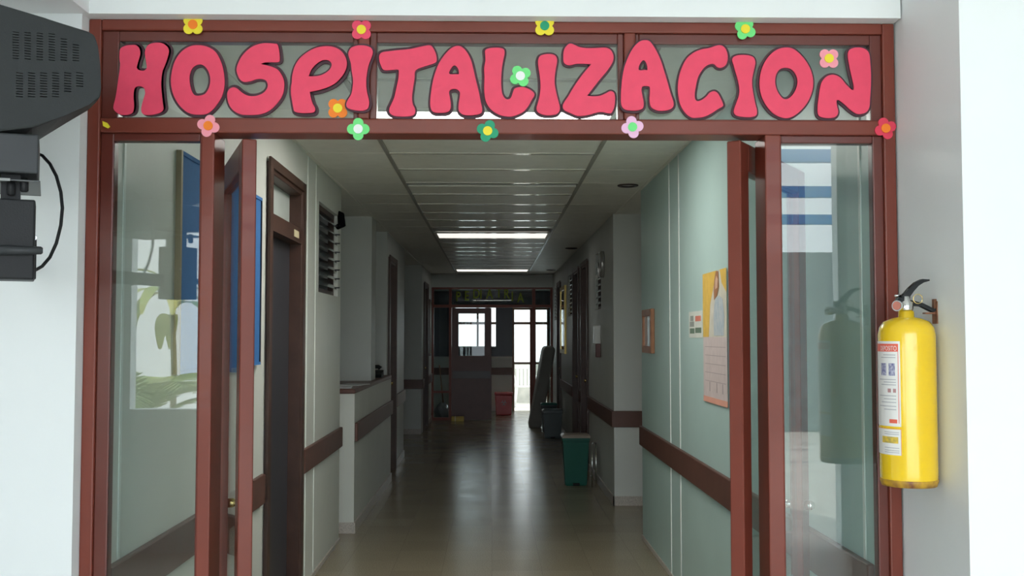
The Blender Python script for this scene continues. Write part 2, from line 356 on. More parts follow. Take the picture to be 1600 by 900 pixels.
def louvre(n, xw, s, y0, y1, z0, z1, nb=8):
    t = sroot('window_%d' % n, (xw, (y0+y1)/2, z0))
    def X(a, b): return (min(a, b), max(a, b))
    a, b = X(xw-.07*s, xw-.03*s)
    for q in ((a, b, y0, y0+.035, z0, z1), (a, b, y1-.035, y1, z0, z1), ((a, b, y0+.035, y1-.035, z1-.035, z1)), (a, b, y0+.035, y1-.035, z0, z0+.035)): obj('window_frame', box(*q), wood_d, t)
    for i in range(nb):
        zz = z0+.05+(z1-z0-.08)*i/nb
        bm = new_bm(); bx(bm, -.05, .05, y0+.04, y1-.04, -.002, .002)
        bmesh.ops.rotate(bm, cent=(0,0,0), matrix=Matrix.Rotation(R(48)*s, 3, 'Y'), verts=list(bm.verts)); bmesh.ops.translate(bm, vec=(xw-.035*s, 0, zz+.04), verts=list(bm.verts))
        sl = obj('louvre_blade', bm, mat('louvre_glass', (.16, .19, .2), .12, spec=.8), t)
        obj('blade_clip', box(*X(xw-.03*s, xw+(.022*s if n == 1 else -.01*s)), y1-.06, y1-.045, zz+.01, zz+.02), dgrey_p, sl)
louvre(1, -XW, 1, *WI)
for i, q in enumerate(RW): louvre(2+i, XR2, -1, *q)
# dark cobwebbed wire end at the louvre head
bm = new_bm(); tube(bm, [(-XW, WI[1]-.05, 2.36), (-XW+.03, WI[1]-.02, 2.38), (-XW+.02, WI[1]+.0, 2.46), (-XW, WI[1]+.02, 2.48)], [.02, .03, .026, .012], 8)
tag(obj('cable_stub', bm, slot_m), 'black cable stub sticking out at the top of the louvre window', 'cable')

# ------------------------------------------------------------------ nurse counter
t = thing('nurse_counter', 'low cream counter wall with brown edged top beside the pier', 'counter', (-1.4, YCN, 0))
obj('counter_front', box(XCN-.12, XCN, YCN, YN-.01, 0, 1.095), cream_wall, t)
obj('counter_end', box(-2.2, XCN-.12, YCN, YCN+.1, 0, 1.095), cream_wall, t)
obj('counter_top', bev(box(-1.65, XCN+.004, YCN-.012, YN-.01, 1.095, 1.13), .004, 1), rail_m, t)
obj('bumper_rail', bev(box(XCN, XCN+.024, YCN+.02, YN-.02, RZ0, RZ1), .004, 1), rail_m, t)
obj('counter_base', boxes((XCN, XCN+.012, YCN-.012, YN-.01, 0, .085), (-2.2, XCN, YCN-.012, YCN, 0, .085)), base_m, t)
for x, yy, a, lab in ((-1.25, 8.52, .1, 'loose paper sheet at the free end of the counter'), (-1.20, 8.95, -.25, 'paper sheet lying askew on the counter before the pier')):
    bm = box(-.105, .105, -.15, .15, 0, .006); bmesh.ops.rotate(bm, cent=(0,0,0), matrix=Matrix.Rotation(a, 3, 'Z'), verts=list(bm.verts))
    o = obj('paper_sheet', bm, mat('paper', (.72, .74, .76), .7)); o.location = (x, yy, 1.13); tag(o, lab, 'paper')
t = thing('telephone', 'black desk telephone on the counter beyond the pier', 'telephone', (-1.2, 10.62, 1.13))
bm = new_bm(); prism(bm, [(10.52, 1.13), (10.76, 1.13), (10.76, 1.20), (10.55, 1.16)], -1.30, -1.12, 'x'); obj('telephone_base', bm, black_p, t)
bm = new_bm(); tube(bm, [(-1.27, 10.72, 1.215), (-1.25, 10.72, 1.235), (-1.17, 10.72, 1.235), (-1.15, 10.72, 1.215)], [.026, .02, .02, .026], 10); obj('handset', bm, black_p, t)

# ------------------------------------------------------------------ front glazed partition
def px_x(px, py=450): return U(px, py, YF)[0]
def px_z(py): return U(770, py, YF)[1]
pt = thing('glazed_partition', 'red-brown framed glass partition with a lettered transom around the corridor entrance', 'partition', (0, YF, 0))
D_ = .10
zt0, zt1 = px_z(50), ZT           # top rail
zm0, zm1 = px_z(209), px_z(186)   # middle rail
xg0, xg1 = px_x(151), px_x(1385)  # inner faces of the outer posts
xm = [(px_x(311), px_x(332)), (px_x(1198), px_x(1223))]       # sidelight mullions
xt = [(px_x(557), px_x(575)), (px_x(977), px_x(995))]         # transom mullions
def fr(nm, x0, x1, z0, z1, y0=YF, y1=YF+D_, m=brown, b=.004, p=pt): return obj(nm, bev(box(x0, x1, y0, y1, z0, z1), b, 2), m, p)
fr('post', XL, xg0, 0, ZT); fr('post', xg1, XR, 0, ZT)
fr('top_rail', xg0, xg1, zt0, zt1); fr('middle_rail', xg0, xg1, zm0, zm1)
for a, b in xm: fr('mullion', a, b, 0, zm0, y1=YF+.12)
for a, b in xt: fr('transom_mullion', a, b, zm1, zt0)
fr('bottom_rail', xg0, xm[0][0], 0, .12); fr('bottom_rail', xm[1][1], xg1, 0, .12)
GL = YF+.014
def glazed(x0, x1, z0, z1, bl, br_, bt, bb):
    """a pane with four beads; b* are bead widths"""
    y0, y1 = YF+.010, YF+.05
    fr('bead', x0, x0+bl, z0, z1, y0, y1, brown_d, .003); fr('bead', x1-br_, x1, z0, z1, y0, y1, brown_d, .003)
    fr('bead', x0+bl, x1-br_, z1-bt, z1, y0, y1, brown_d, .003)
    if bb: fr('bead', x0+bl, x1-br_, z0, z0+bb, y0, y1, brown_d, .003)
    obj('pane', box(x0+bl, x1-br_, GL, GL+.005, z0+bb, z1-bt), pane_m, pt)
bt = zt0-px_z(66)
glazed(xg0, xt[0][0], zm1, zt0, px_x(178, 120)-px_x(152, 120), .014, bt, .004)
glazed(xt[0][1], xt[1][0], zm1, zt0, .020, .018, bt, .004)
glazed(xt[1][1], xg1, zm1, zt0, .012, px_x(1384)-px_x(1366), bt, .004)
glazed(xg0, xm[0][0], .12, zm0, px_x(172)-px_x(151), .006, px_z(209)-px_z(221), .03)
glazed(xm[1][1], xg1, .12, zm0, .004, px_x(1385)-px_x(1369), px_z(209)-px_z(221), .03)

# swing leaves, pivoted just inside the mullions and standing open
def leaf(label, xp, ang, s):
    """pivot at xp; the leaf runs into the corridor, turned by ang towards its own side (s = -1 left, +1 right)"""
    t = thing('door_leaf', label, 'door', (xp, YF+.03, 0), 0)
    t.rotation_euler = (0, 0, -s*ang)                 # local +y is the leaf's width
    W, th, zt = .70, .021, zm0-.012
    def part(nm, y0, y1, z0, z1, m=brown, e=0, p=t): return obj(nm, bev(box(-th+e, th-e, y0, y1, z0, z1), .003, 1), m, p, True)
    part('pivot_stile', 0, .075, .01, zt); fs = part('lock_stile', W-.085, W, .01, zt)
    part('top_rail', .075, W-.085, zt-.085, zt); part('bottom_rail', .075, W-.085, .01, .30)
    part('pane', .075, W-.085, .30, zt-.085, pane_m, th-.003)
    for sd_ in (-1, 1):
        bm = new_bm(); tube(bm, [(sd_*th, W-.045, .97), (sd_*(th+.02), W-.045, .97), (sd_*(th+.03), W-.045, .97)], [.016, .016, .010], 12); obj('lock_cylinder', bm, brass if s < 0 else chrome, fs, True)
    return t
leaf('open red-brown glass door standing beside the blue notice board', px_x(383.5), R(20), -1)
leaf('open red-brown glass door folded back against the pale teal wall', px_x(1152), R(32), 1)

# ------------------------------------------------------------------ HOSPITALIZACION: foam letters
# outlines traced on an enlargement (6.43 units to one picture unit), laid on the glass plane
LET = [
('H', 170, (3.0,-1.2), 3.0, "105,170 115,130 160,105 220,95 270,97 300,125 312,180 300,230 283,290 278,325 295,345 325,352 355,350 378,325 372,270 362,210 360,160 380,110 420,82 480,72 540,80 585,115 600,160 590,210 560,300 535,360 525,430 522,500 530,600 540,690 545,740 515,775 450,795 385,800 340,790 322,750 330,690 348,630 362,580 355,540 335,518 300,510 265,520 248,555 243,620 248,680 248,730 235,775 195,795 120,797 75,775 45,740 45,700 60,640 75,560 90,450 105,350 110,290 103,230", None, 'beside the left post'),
('O', 170, (0.4,0), 4.0, "890,97 980,110 1060,155 1110,230 1145,330 1160,440 1155,540 1125,630 1060,725 990,785 910,797 830,790 760,755 690,680 640,580 620,460 635,340 670,240 730,160 810,110", "912,290 960,310 1000,365 1017,440 1005,520 965,585 905,605 855,595 825,540 808,450 815,380 850,315", 'between the letters H and S'),
('S', 340, (0.6,-.6), 3.8, "600,90 615,140 622,200 622,255 590,270 520,268 470,272 430,287 430,287 490,300 560,320 610,350 650,410 668,470 665,550 640,620 590,690 520,755 440,790 340,800 240,795 170,765 120,710 97,640 95,580 115,540 150,522 190,530 240,570 290,600 340,610 400,603 460,575 495,530 500,490 480,450 430,437 380,443 330,460 270,468 230,450 205,410 188,350 200,290 240,210 300,145 370,100 450,78 530,78 575,82", None, 'between the letters O and P'),
('P', 440, (1.0,1.0), 4.0, "100,470 105,400 130,310 180,230 260,165 340,125 420,108 500,110 570,135 620,180 650,240 655,300 635,365 590,430 530,485 450,525 370,550 282,567 282,567 292,620 310,680 335,730 325,770 270,780 190,780 130,765 115,730 105,670 92,590 92,520", "270,410 270,410 300,340 350,285 410,250 470,252 500,285 490,330 450,370 390,400 330,410", 'with a small slanted eye'),
('I', 440, (.8,0), 3.2, "675,190 700,140 750,118 800,112 860,118 905,140 922,180 910,230 880,310 862,400 855,480 862,570 880,650 885,700 870,745 830,765 770,765 710,755 665,735 655,700 670,660 705,600 718,530 722,460 710,370 700,290 685,240", None, 'between the letters P and T'),
('T', 580, (-1.0,-.3), 3.6, "80,200 105,170 160,160 270,147 380,137 460,120 530,105 580,98 610,110 640,160 655,210 655,260 620,285 540,310 470,335 440,365 435,430 420,530 410,620 418,690 440,740 435,790 390,812 300,815 230,808 185,780 180,735 200,690 230,620 250,530 270,440 275,380 270,345 230,345 170,350 120,345 95,300 80,250", None, 'with a tilted crossbar'),
('A', 580, (0.3,.8), 3.6, "860,105 910,115 960,165 1000,240 1025,330 1050,440 1080,560 1100,660 1115,740 1105,780 1060,797 980,803 920,795 880,755 878,690 888,620 890,575 870,548 840,538 800,545 782,570 790,620 800,690 795,740 765,772 700,778 640,775 605,750 592,690 597,600 615,480 640,380 680,280 740,190 800,130", "835,300 870,330 880,385 850,388 785,385 800,335", 'between the letters T and L'),
('L', 740, (-.6,0), 3.6, "115,150 150,130 210,122 270,125 305,140 312,180 300,240 285,330 278,440 280,530 290,590 315,630 345,642 375,625 395,570 410,535 450,520 500,518 560,540 600,570 612,600 590,640 550,710 510,760 450,795 380,815 310,812 240,790 170,740 125,670 110,600 105,520 108,420 105,330 118,250 115,190", None, 'with a turned-up foot'),
('I', 740, (-.5,.3), 3.4, "650,240 670,205 720,188 780,187 825,205 840,250 830,320 818,400 815,480 830,570 850,650 868,720 860,765 825,795 750,803 690,795 645,770 632,730 645,680 665,600 672,520 668,430 655,340 648,280", None, 'between the letters L and Z'),
('Z', 860, (0,.2), 3.2, "150,120 185,85 215,82 245,95 300,118 380,127 470,125 550,122 600,140 630,185 635,240 610,300 560,370 500,440 430,530 370,605 370,605 430,612 500,605 560,580 600,560 635,570 650,610 650,670 640,730 615,778 580,782 520,770 470,775 400,795 330,808 270,808 200,780 140,750 125,710 140,670 180,610 240,510 310,410 370,335 410,288 410,288 340,285 260,285 210,298 170,297 135,270 130,210 135,155", None, 'between the letters I and A'),
('A', 860, (.5,.5), 3.2, "945,60 990,70 1030,120 1070,190 1105,270 1140,380 1170,480 1200,590 1230,680 1225,730 1180,760 1100,768 1040,755 1000,720 990,650 995,570 990,528 955,520 920,527 910,560 920,620 932,690 925,740 880,762 810,765 745,755 710,715 703,640 708,530 720,420 745,310 790,200 840,120 895,72", "925,262 955,285 970,355 940,358 885,360 890,310", 'between the letters Z and C'),
('C', 1040, (.5,0), 3.2, "575,105 605,135 625,190 625,250 605,300 560,325 520,318 490,290 450,288 400,315 355,370 325,430 305,520 295,590 300,640 325,660 370,645 415,610 445,575 490,560 525,580 555,630 580,690 575,715 530,740 470,780 400,815 330,827 260,825 200,780 150,700 128,600 125,500 140,400 170,310 215,230 280,175 360,140 440,125 500,105 540,97", None, 'with a hooked upper end'),
('I', 1040, (-.4,.2), 3.0, "670,250 685,215 730,198 790,195 850,203 890,225 905,270 895,330 875,420 872,500 885,590 905,690 920,750 915,800 870,820 790,820 720,808 690,780 690,740 715,670 738,600 742,530 725,440 705,370 685,300", None, 'between the letters C and O'),
('O', 1170, (-.8,-.2), 3.4, "380,120 450,135 520,190 585,270 630,360 650,460 640,560 600,660 540,740 470,800 400,830 330,825 250,785 180,710 130,610 110,500 118,390 150,290 210,200 290,140", "365,325 430,340 475,395 492,460 475,540 430,610 380,640 335,625 290,560 268,480 275,400 310,345", 'between the letters I and N'),
('N', 1170, (-.5,.3), 3.4, "1000,170 1020,140 1070,122 1130,122 1185,145 1215,190 1225,280 1232,400 1230,520 1222,640 1215,720 1185,770 1130,790 1080,785 1020,745 960,690 905,650 885,660 890,710 902,770 880,815 830,830 760,828 710,810 695,770 695,700 705,620 720,520 740,460 780,415 830,395 880,400 930,430 980,490 1030,540 1055,545 1055,500 1040,430 1020,340 1005,260 998,210", None, 'under a pink flower'),
]
def smooth_loop(pts, n=4):
    out = []; N = len(pts)
    for i in range(N):
        p0, p1, p2, p3 = (Vector(pts[(i+k-1) % N]) for k in range(4))
        if (p2-p1).length < 1e-6: continue
        if (p1-p0).length < 1e-6: p0 = p1-(p2-p1)
        if (p3-p2).length < 1e-6: p3 = p2+(p2-p1)
        for k in range(n):
            t = k/n
            out.append(.5*((2*p1)+(p2-p0)*t+(2*p0-5*p1+4*p2-p3)*t*t+(3*p1-p0-3*p2+p3)*t**3))
    return out
def filled(loops, y0, y1, bevel=0):
    """solid plate from loops of (x, z); curve fill copes with holes"""
    cu = bpy.data.curves.new('outline', 'CURVE'); cu.dimensions = '2D'; cu.fill_mode = 'BOTH'; cu.extrude = (y1-y0)/2-bevel; cu.bevel_depth = bevel; cu.bevel_resolution = 1
    if bevel: cu.offset = -bevel
    for lp in loops:
        s = cu.splines.new('POLY'); s.points.add(len(lp)-1); s.use_cyclic_u = True
        for q, p in zip(s.points, lp): q.co = (p[0], p[1], 0, 1)
    o = bpy.data.objects.new('outline', cu); COL.objects.link(o); bpy.context.view_layer.update()
    me = bpy.data.meshes.new_from_object(o.evaluated_get(bpy.context.evaluated_depsgraph_get()))
    bpy.data.objects.remove(o); bm = new_bm(); bm.from_mesh(me); bpy.data.meshes.remove(me)
    for v in bm.verts: v.co = (v.co.x, (y0+y1)/2+v.co.z*-1, v.co.y)
    return bm
def stroke(bm, lp, hw, y0, y1):
    """closed band of half width hw along the loop"""
    N = len(lp); L = []; Rr = []
    for i in range(N):
        d = (lp[(i+1) % N]-lp[i-1]); d = d.normalized() if d.length > 1e-9 else Vector((1, 0)); n = Vector((-d.y, d.x))*hw
        L.append([bm.verts.new((q.x, yy, q.y)) for q in (lp[i]+n,) for yy in (y0, y1)]); Rr.append([bm.verts.new((q.x, yy, q.y)) for q in (lp[i]-n,) for yy in (y0, y1)])
    for i in range(N):
        j = (i+1) % N
        for a, b, c, d in ((L[i][0], L[j][0], Rr[j][0], Rr[i][0]), (L[i][1], L[j][1], Rr[j][1], Rr[i][1]), (L[i][0], L[i][1], L[j][1], L[j][0]), (Rr[i][0], Rr[i][1], Rr[j][1], Rr[j][0])): bm.faces.new((a, b, c, d))
M_PX = 1/540.0
for ch, ox, sh, dil, o_s, h_s, where in LET:
    on_bar = (ch == 'I' and ox == 440) or (ch == 'A' and ox == 860)
    yk = (YF-.008, YF-.001) if on_bar else (YF+.006, YF+.0135)
    loops = []
    for s in (o_s, h_s):
        if not s: continue
        q = [tuple(map(float, a.split(','))) for a in s.split()]
        loops.append([Vector(U(ox+p.x/6.43, 55+p.y/6.43, YF)) for p in smooth_loop(q)])
    zmin = min(p.y for p in loops[0]); xc = sum(p.x for p in loops[0])/len(loops[0])
    t = thing('foam_letter', 'crimson foam bubble letter %s with dark outline %s' % (ch, where), 'letter', (xc, yk[1], zmin))
    obj('letter_face', filled(loops, yk[0]-.004, yk[0], .0006), foam_r, t)
    off = Vector((sh[0], -sh[1]))*M_PX
    sh_l = [[p+off for p in lp] for lp in loops]
    bm = filled(sh_l, yk[0], yk[1])
    for lp in sh_l: stroke(bm, lp, dil*M_PX, yk[0], yk[1])
    obj('dark_backing', bm, foam_k, t)

# ------------------------------------------------------------------ foam flowers
FC = {'yellow': (.86, .72, .03), 'orange': (.92, .22, .01), 'crimson': (.78, .06, .13), 'green': (.16, .74, .22), 'teal green': (.01, .32, .16), 'pink': (.92, .33, .40), 'lilac pink': (.85, .50, .72), 'white': (.85, .88, .86), 'deep red': (.74, .04, .09)}
def fm(c): return mat('foam_'+c.replace(' ', '_'), FC[c], .6, var=.03)
FL = [(302, 39, 'yellow', 'orange', 4, 45, 0, 'on the top rail above letter O'), (565, 47, 'crimson', 'yellow', 4, 45, 0, 'above the letter I'), (851, 41, 'yellow', 'teal green', 4, 45, 0, 'on the top rail above letter I'),
      (1164, 46, 'green', 'yellow', 4, 60, 0, 'on the top rail above letter I'), (1297, 90, 'pink', 'yellow', 4, 45, 1, 'on the glass above letter N'), (813, 119, 'green', 'white', 4, 30, 2, 'on the foot of letter L'),
      (527, 168, 'orange', 'yellow', 4, 45, 1, 'on the glass beside letter I'), (326, 197, 'pink', 'orange', 4, 75, 0, 'on the rail below letter O'), (560, 202, 'green', 'white', 4, 90, 0, 'on the rail below letter I'),
      (762, 205, 'teal green', 'yellow', 4, 70, 0, 'on the rail below letter L'), (988, 199, 'lilac pink', 'green', 4, 100, 0, 'on the rail below letter A'), (1383, 201, 'deep red', 'orange', 4, 110, 0, 'on the right post below letter N')]
for px, py, pc, cc, n, a0, lay, where in FL:
    y1 = {0: YF-.0005, 1: YF+.0135, 2: YF+.0015}[lay]; x, z = U(px, py, YF); y0 = y1-.004
    t = thing('foam_flower', '%s foam flower with %s centre %s' % (pc, cc, where), 'flower', (x, y1, z-.03))
    for k in range(n):
        a = R(a0+360*k/n); cx, cz = x+.0175*math.cos(a), z+.0175*math.sin(a)
        obj('petal', prism(new_bm(), [(cx+.0152*math.cos(2*math.pi*i/20), cz+.0152*math.sin(2*math.pi*i/20)) for i in range(20)], y0+.0002*k, y1), fm(pc), t)
    obj('flower_centre', prism(new_bm(), [(x+.0135*math.cos(2*math.pi*i/20), z+.0135*math.sin(2*math.pi*i/20)) for i in range(20)], y0-.003, y0+.001), fm(cc), t)
x, z = U(166, 195, YF)
bm = prism(new_bm(), [(x-.010, z+.010), (x+.004, z+.005), (x+.012, z-.006), (x+.006, z-.011), (x-.008, z-.004)], YF-.0035, YF-.0005)
tag(obj('paint_chip', bm, fm('yellow')), 'small torn scrap of yellow foam on the left post', 'foam scrap')

# ------------------------------------------------------------------ fire extinguisher on the side wall
YX = 2.76; ex = U(1419, 620, YX)[0]; ez0 = U(1419, 757, YX)[1]; ez1 = U(1419, 497, YX)[1]; er = .0735
ex = XC-er-.006
H = ez1-ez0
t = thing('fire_extinguisher', 'yellow fire extinguisher hanging on the grey wall return', 'fire extinguisher', (ex, YX, ez0))
ye = mat('yellow_enamel', (.84, .56, .012), .22, var=.03, scale=4, coat=.6)
bm = new_bm(); lathe(bm, [(er*.80, .010), (er*.93, 0), (er*.985, .012), (er, .03), (er, H-.045), (er*.95, H-.026), (er*.80, H-.010), (er*.5, H), (.021, H+.002), (.020, H+.018)], (ex, YX, ez0), 48); obj('cylinder', bm, ye, t)
bm = new_bm(); lathe(bm, [(er*.945, -.0015), (er*1.0, .010), (er*1.003, .016), (er*.99, .017)], (ex, YX, ez0), 48); obj('worn_foot_ring', bm, mat('worn_foot', (.16, .05, .03), .5, col2=(.70, .42, .02), scale=30), t)
zv = ez0+H+.018
bm = new_bm(); lathe(bm, [(.017, 0), (.019, .006), (.019, .024), (.013, .028), (.013, .040)], (ex, YX, zv), 20); obj('valve', bm, chrome, t)
bm = new_bm(); tube(bm, [(ex-.012, YX-.012, zv+.014), (ex-.030, YX-.026, zv+.014), (ex-.038, YX-.033, zv+.014)], [.008, .014, .0145], 20); g_ = obj('pressure_gauge', bm, chrome, t)
bm = new_bm(); tube(bm, [(ex-.0382, YX-.0332, zv+.014), (ex-.0392, YX-.034, zv+.014)], .0115, 20); obj('gauge_dial', bm, mat('dial', (.55, .2, .15), .3), g_)
def EP(px, py, dy=0):
    a = U(px, py, YX+dy); return (a[0]+ex-U(1418, 620, YX)[0], YX+dy, a[1])
def blade(pts, w0, th):                  # a curved lever: flat bar swept along pts in the x-z plane
    bm = new_bm(); n = len(pts); L = []
    for i, p in enumerate(pts):
        p = Vector(p); d = (Vector(pts[min(i+1, n-1)])-Vector(pts[max(i-1, 0)])).normalized(); nn = Vector((-d.z, 0, d.x))*th[i]
        L.append([bm.verts.new(q) for q in (p+nn+Vector((0,-w0,0)), p+nn+Vector((0,w0,0)), p-nn+Vector((0,w0,0)), p-nn+Vector((0,-w0,0)))])
    for a, b in zip(L, L[1:]):
        for k in range(4): bm.faces.new((a[k], a[(k+1)%4], b[(k+1)%4], b[k]))
    bm.faces.new(L[0][::-1]); bm.faces.new(L[-1]); return bm
obj('squeeze_lever', blade([EP(*q) for q in ((1408, 466), (1416, 461), (1423, 452), (1431, 444), (1440, 439), (1450, 438))], .010, [.005, .008, .007, .006, .005, .002]), black_p, t)
obj('carry_handle', blade([EP(*q) for q in ((1401, 467), (1412, 471), (1424, 474), (1438, 476), (1448, 481), (1456, 485), (1462, 484))], .010, [.005, .008, .007, .005, .005, .005, .003]), black_p, t)
bm = new_bm(); c = EP(1434, 467, -.012); tube(bm, [(c[0]+.0125*math.cos(2*math.pi*i/20), c[1], c[2]+.0125*math.sin(2*math.pi*i/20)) for i in range(21)], .0012, 6); obj('pull_ring', bm, brass, t)
bm = new_bm(); tube(bm, [EP(1407, 462), EP(1398, 462)], .003, 8); obj('lever_pin', bm, chrome, t)
def wrap(x, z, rr, a_c):                 # unrolled label to cylinder; x = arc length from the label's right edge, running left
    a = a_c+x/er; return (ex+rr*math.sin(a), YX-rr*math.cos(a), z)
A0 = R(-35)                              # right edge of the stickers, measured from straight at the hall
def sticker(nm, x0, x1, z0, z1, m, lift, p):
    bm = new_bm(); n = max(2, int(abs(x1-x0)/.006)); rr = er+lift; A = []
    for i in range(n+1):
        x = x0+(x1-x0)*i/n; A.append([bm.verts.new(wrap(x, zz, r_, A0)) for r_, zz in ((rr, z0), (rr, z1), (er-.0005, z1), (er-.0005, z0))])
    for a, b in zip(A, A[1:]):
        for k in range(4): bm.faces.new((a[k], a[(k+1)%4], b[(k+1)%4], b[k]))
    bm.faces.new(A[0]); bm.faces.new(A[-1][::-1]); return obj(nm, bm, m, p)
def text_mesh(s, size, fat=0):
    cu = bpy.data.curves.new('text', 'FONT'); cu.body = s; cu.size = size; cu.offset = fat; o = bpy.data.objects.new('text', cu); COL.objects.link(o); bpy.context.view_layer.update()
    me = bpy.data.meshes.new_from_object(o.evaluated_get(bpy.context.evaluated_depsgraph_get())); bpy.data.objects.remove(o); bm = new_bm(); bm.from_mesh(me); bpy.data.meshes.remove(me)
    return bm
def zpx(py): return U(1400, py, YX)[1]
lab_w = mat('label_white', (.78, .77, .74), .4); lab_r = mat('label_red', (.75, .13, .08), .4); ink = mat('label_ink', (.10, .10, .16), .5); grey_ink = mat('label_grey_ink', (.42, .42, .44), .5)
W_ = .125
s1 = sticker('instruction_label', 0, -W_, zpx(664), zpx(533), lab_w, .0006, t)
sticker('label_band', -.006, -W_+.004, zpx(549), zpx(537), lab_r, .0009, s1)
sticker('label_border', -.0045, -.006, zpx(659), zpx(537), lab_r, .0009, s1)
sticker('label_band', -.010, -.032, zpx(659), zpx(653), lab_r, .0009, s1)
sticker('label_picture', -.014, -.032, zpx(586), zpx(567), mat('label_blue', (.10, .10, .26), .4, col2=(.55, .55, .65), scale=160), .0009, s1)
sticker('label_picture', -.040, -.060, zpx(586), zpx(567), mat('label_blue', (.1, .1, .26)), .0009, s1)
for i, pz in enumerate((554, 558, 592, 596, 600, 617, 622, 627, 633, 638)): sticker('label_text_line', -.012, -.05-.01*(i % 3), zpx(pz+.7), zpx(pz-.5), grey_ink, .0009, s1)
for q in ((-.012, -.02), (-.026, -.036)): sticker('label_icon', q[0], q[1], zpx(612), zpx(606), mat('label_icon_ink', (.45, .25, .25), .5), .0009, s1)
bm = text_mesh('DEPOSITO', .0185); xs_ = [v.co.x for v in bm.verts]; wtx = max(xs_)
bmesh.ops.subdivide_edges(bm, edges=[e for e in bm.edges if e.calc_length() > .004], cuts=1)
for v in bm.verts: v.co = wrap(-.0085-(wtx-v.co.x)*.62, zpx(548)+v.co.y*.95+.001, er+.0013, A0)
obj('label_lettering', bm, lab_w, s1)
s2 = sticker('service_label', 0, -W_, zpx(708), zpx(667), lab_w, .0006, t)
sticker('label_band', -.001, -W_, zpx(668.5), zpx(667), mat('label_orange', (.8, .4, .05), .4), .0009, s2)
sticker('label_band', -.008, -.06, zpx(690), zpx(680), mat('label_yellow', (.8, .55, .06), .4, col2=(.35, .3, .1), scale=90), .0009, s2)
for pz in (673, 676, 697, 701, 704): sticker('label_text_line', -.006, -.05, zpx(pz+.6), zpx(pz-.4), grey_ink, .0009, s2)
sticker('label_border', 0, -.001, zpx(708), zpx(667), lab_r, .0009, s2)
# wall hook that carries it
t = thing('wall_hook', 'rusty wall hook holding the yellow fire extinguisher', 'hook', (XC, YX, EP(1460, 485)[2]))
hz = EP(1460, 486)[2]-.004; hx = EP(1458, 480)[0]
rust = mat('rusty_steel', (.20, .08, .04), .6, var=.3, scale=40)
obj('hook_arm', box(min(hx, XC-.012)-.02, XC, YX-.008, YX+.008, hz-.004, hz), rust, t)
obj('hook_tip', box(hx+.0, hx+.006, YX-.008, YX+.008, hz, hz+.036), rust, t)
obj('hook_plate', box(XC-.003, XC, YX-.015, YX+.015, hz-.03, hz+.03), rust, t)

# ------------------------------------------------------------------ television on its bracket
TA = R(23); TQ = Vector((-1.0, 2.36, 0)); TN = Vector((-math.sin(TA), math.cos(TA), 0)); TE = Vector((math.cos(TA), math.sin(TA), 0))
def TW(px, py, d=0):                     # point on the set's own side plane (d metres behind it): local x, z
    r_ = ray(px, py); k = (TN.dot(TQ)+d)/TN.dot(r_); p = CAM+r_*k; return TE.dot(p-TQ), p.z
zb_tv = TW(0, 205)[1]
near = [TW(*q) for q in ((-150, -38), (0, 7), (70, 28), (138, 49), (148, 55), (153, 72), (157, 105), (158, 140), (157, 152), (140, 163), (100, 181), (55, 199))]+[(TW(0, 205)[0], zb_tv), (TW(-150, 205)[0], zb_tv)]
far_ = [TW(*q, .38) for q in ((-150, 12), (0, 48), (66, 64), (128, 80), (136, 84), (141, 95), (146, 115), (148, 140), (152, 158), (138, 172), (99, 195), (55, 222))]+[(TW(0, 238, .38)[0], zb_tv), (TW(-150, 238, .38)[0], zb_tv)]
t = thing('television', 'black tube television seen from its vented side beside the glass partition', 'television', (TQ.x, TQ.y, zb_tv), TA)
def sink(bm, dz): bmesh.ops.translate(bm, vec=(0, 0, -dz), verts=list(bm.verts)); return bm
bm = new_bm(); A = [bm.verts.new((p[0], 0, p[1])) for p in near]; B = [bm.verts.new((p[0], .38, p[1])) for p in far_]; n_ = len(A)
bm.faces.new(A); bm.faces.new(B[::-1])
for i in range(n_): bm.faces.new((A[i], B[i], B[(i+1) % n_], A[(i+1) % n_]))
bev(bm, .005, 2); obj('cabinet', sink(bm, zb_tv), mat('set_cabinet', (.026, .029, .030), .5, spec=.2, bump=.08, bscale=300), t, True)
cab = t.children[0] if t.children else [o for o in COL.objects if o.parent == t][0]
def slots(cols, dy, y0, y1):
    bm = new_bm()
    for x0_, x1_, a, b in cols:
        py = a
        while py < b:
            p, q = TW(x0_, py), TW(x1_, py+dy*.55); bx(bm, p[0], q[0], y0, y1, q[1], p[1]); py += dy
    return sink(bm, zb_tv)
vents = ([(19.5+18.8*i, 29.5+18.8*i, a, 94) for i, a in enumerate((49, 50, 51, 52, 60, 69))], [(25+18.8*i, 36+18.8*i, 113, b) for i, b in enumerate((153, 153, 153, 153, 145, 137))])
for cols in vents:
    cut = obj('cutter', slots(cols, 4.1, -.01, .022), slot_m, t, True)
    md = cab.modifiers.new('vents', 'BOOLEAN'); md.operation = 'DIFFERENCE'; md.solver = 'EXACT'; md.object = cut
    bpy.context.view_layer.update(); me = bpy.data.meshes.new_from_object(cab.evaluated_get(bpy.context.evaluated_depsgraph_get()))
    cab.modifiers.clear(); cm = cab.data.materials[0]; cab.data = me; me.materials.clear(); me.materials.append(cm); bpy.data.objects.remove(cut)
    v_ = obj('vent_slots', slots(cols, 4.1, .0205, .0225), cm, t, True); v_['kind'] = 'stuff'
xf = near[0][0]; zt_tv = near[0][1]
obj('front_bezel', sink(bev(box(xf-.05, xf, -.01, .44, zb_tv, zt_tv+.01), .006, 2), zb_tv), black_p, t, True)
obj('screen', sink(bev(box(xf-.056, xf-.05, .03, .40, zb_tv+.04, zt_tv-.04), .002, 1), zb_tv), mat('tube_glass', (.03, .035, .035), .08), t, True)
t = thing('television_bracket', 'black wall bracket carrying the television with a boxed clamp below', 'bracket', (TQ.x, TQ.y, 0), TA)
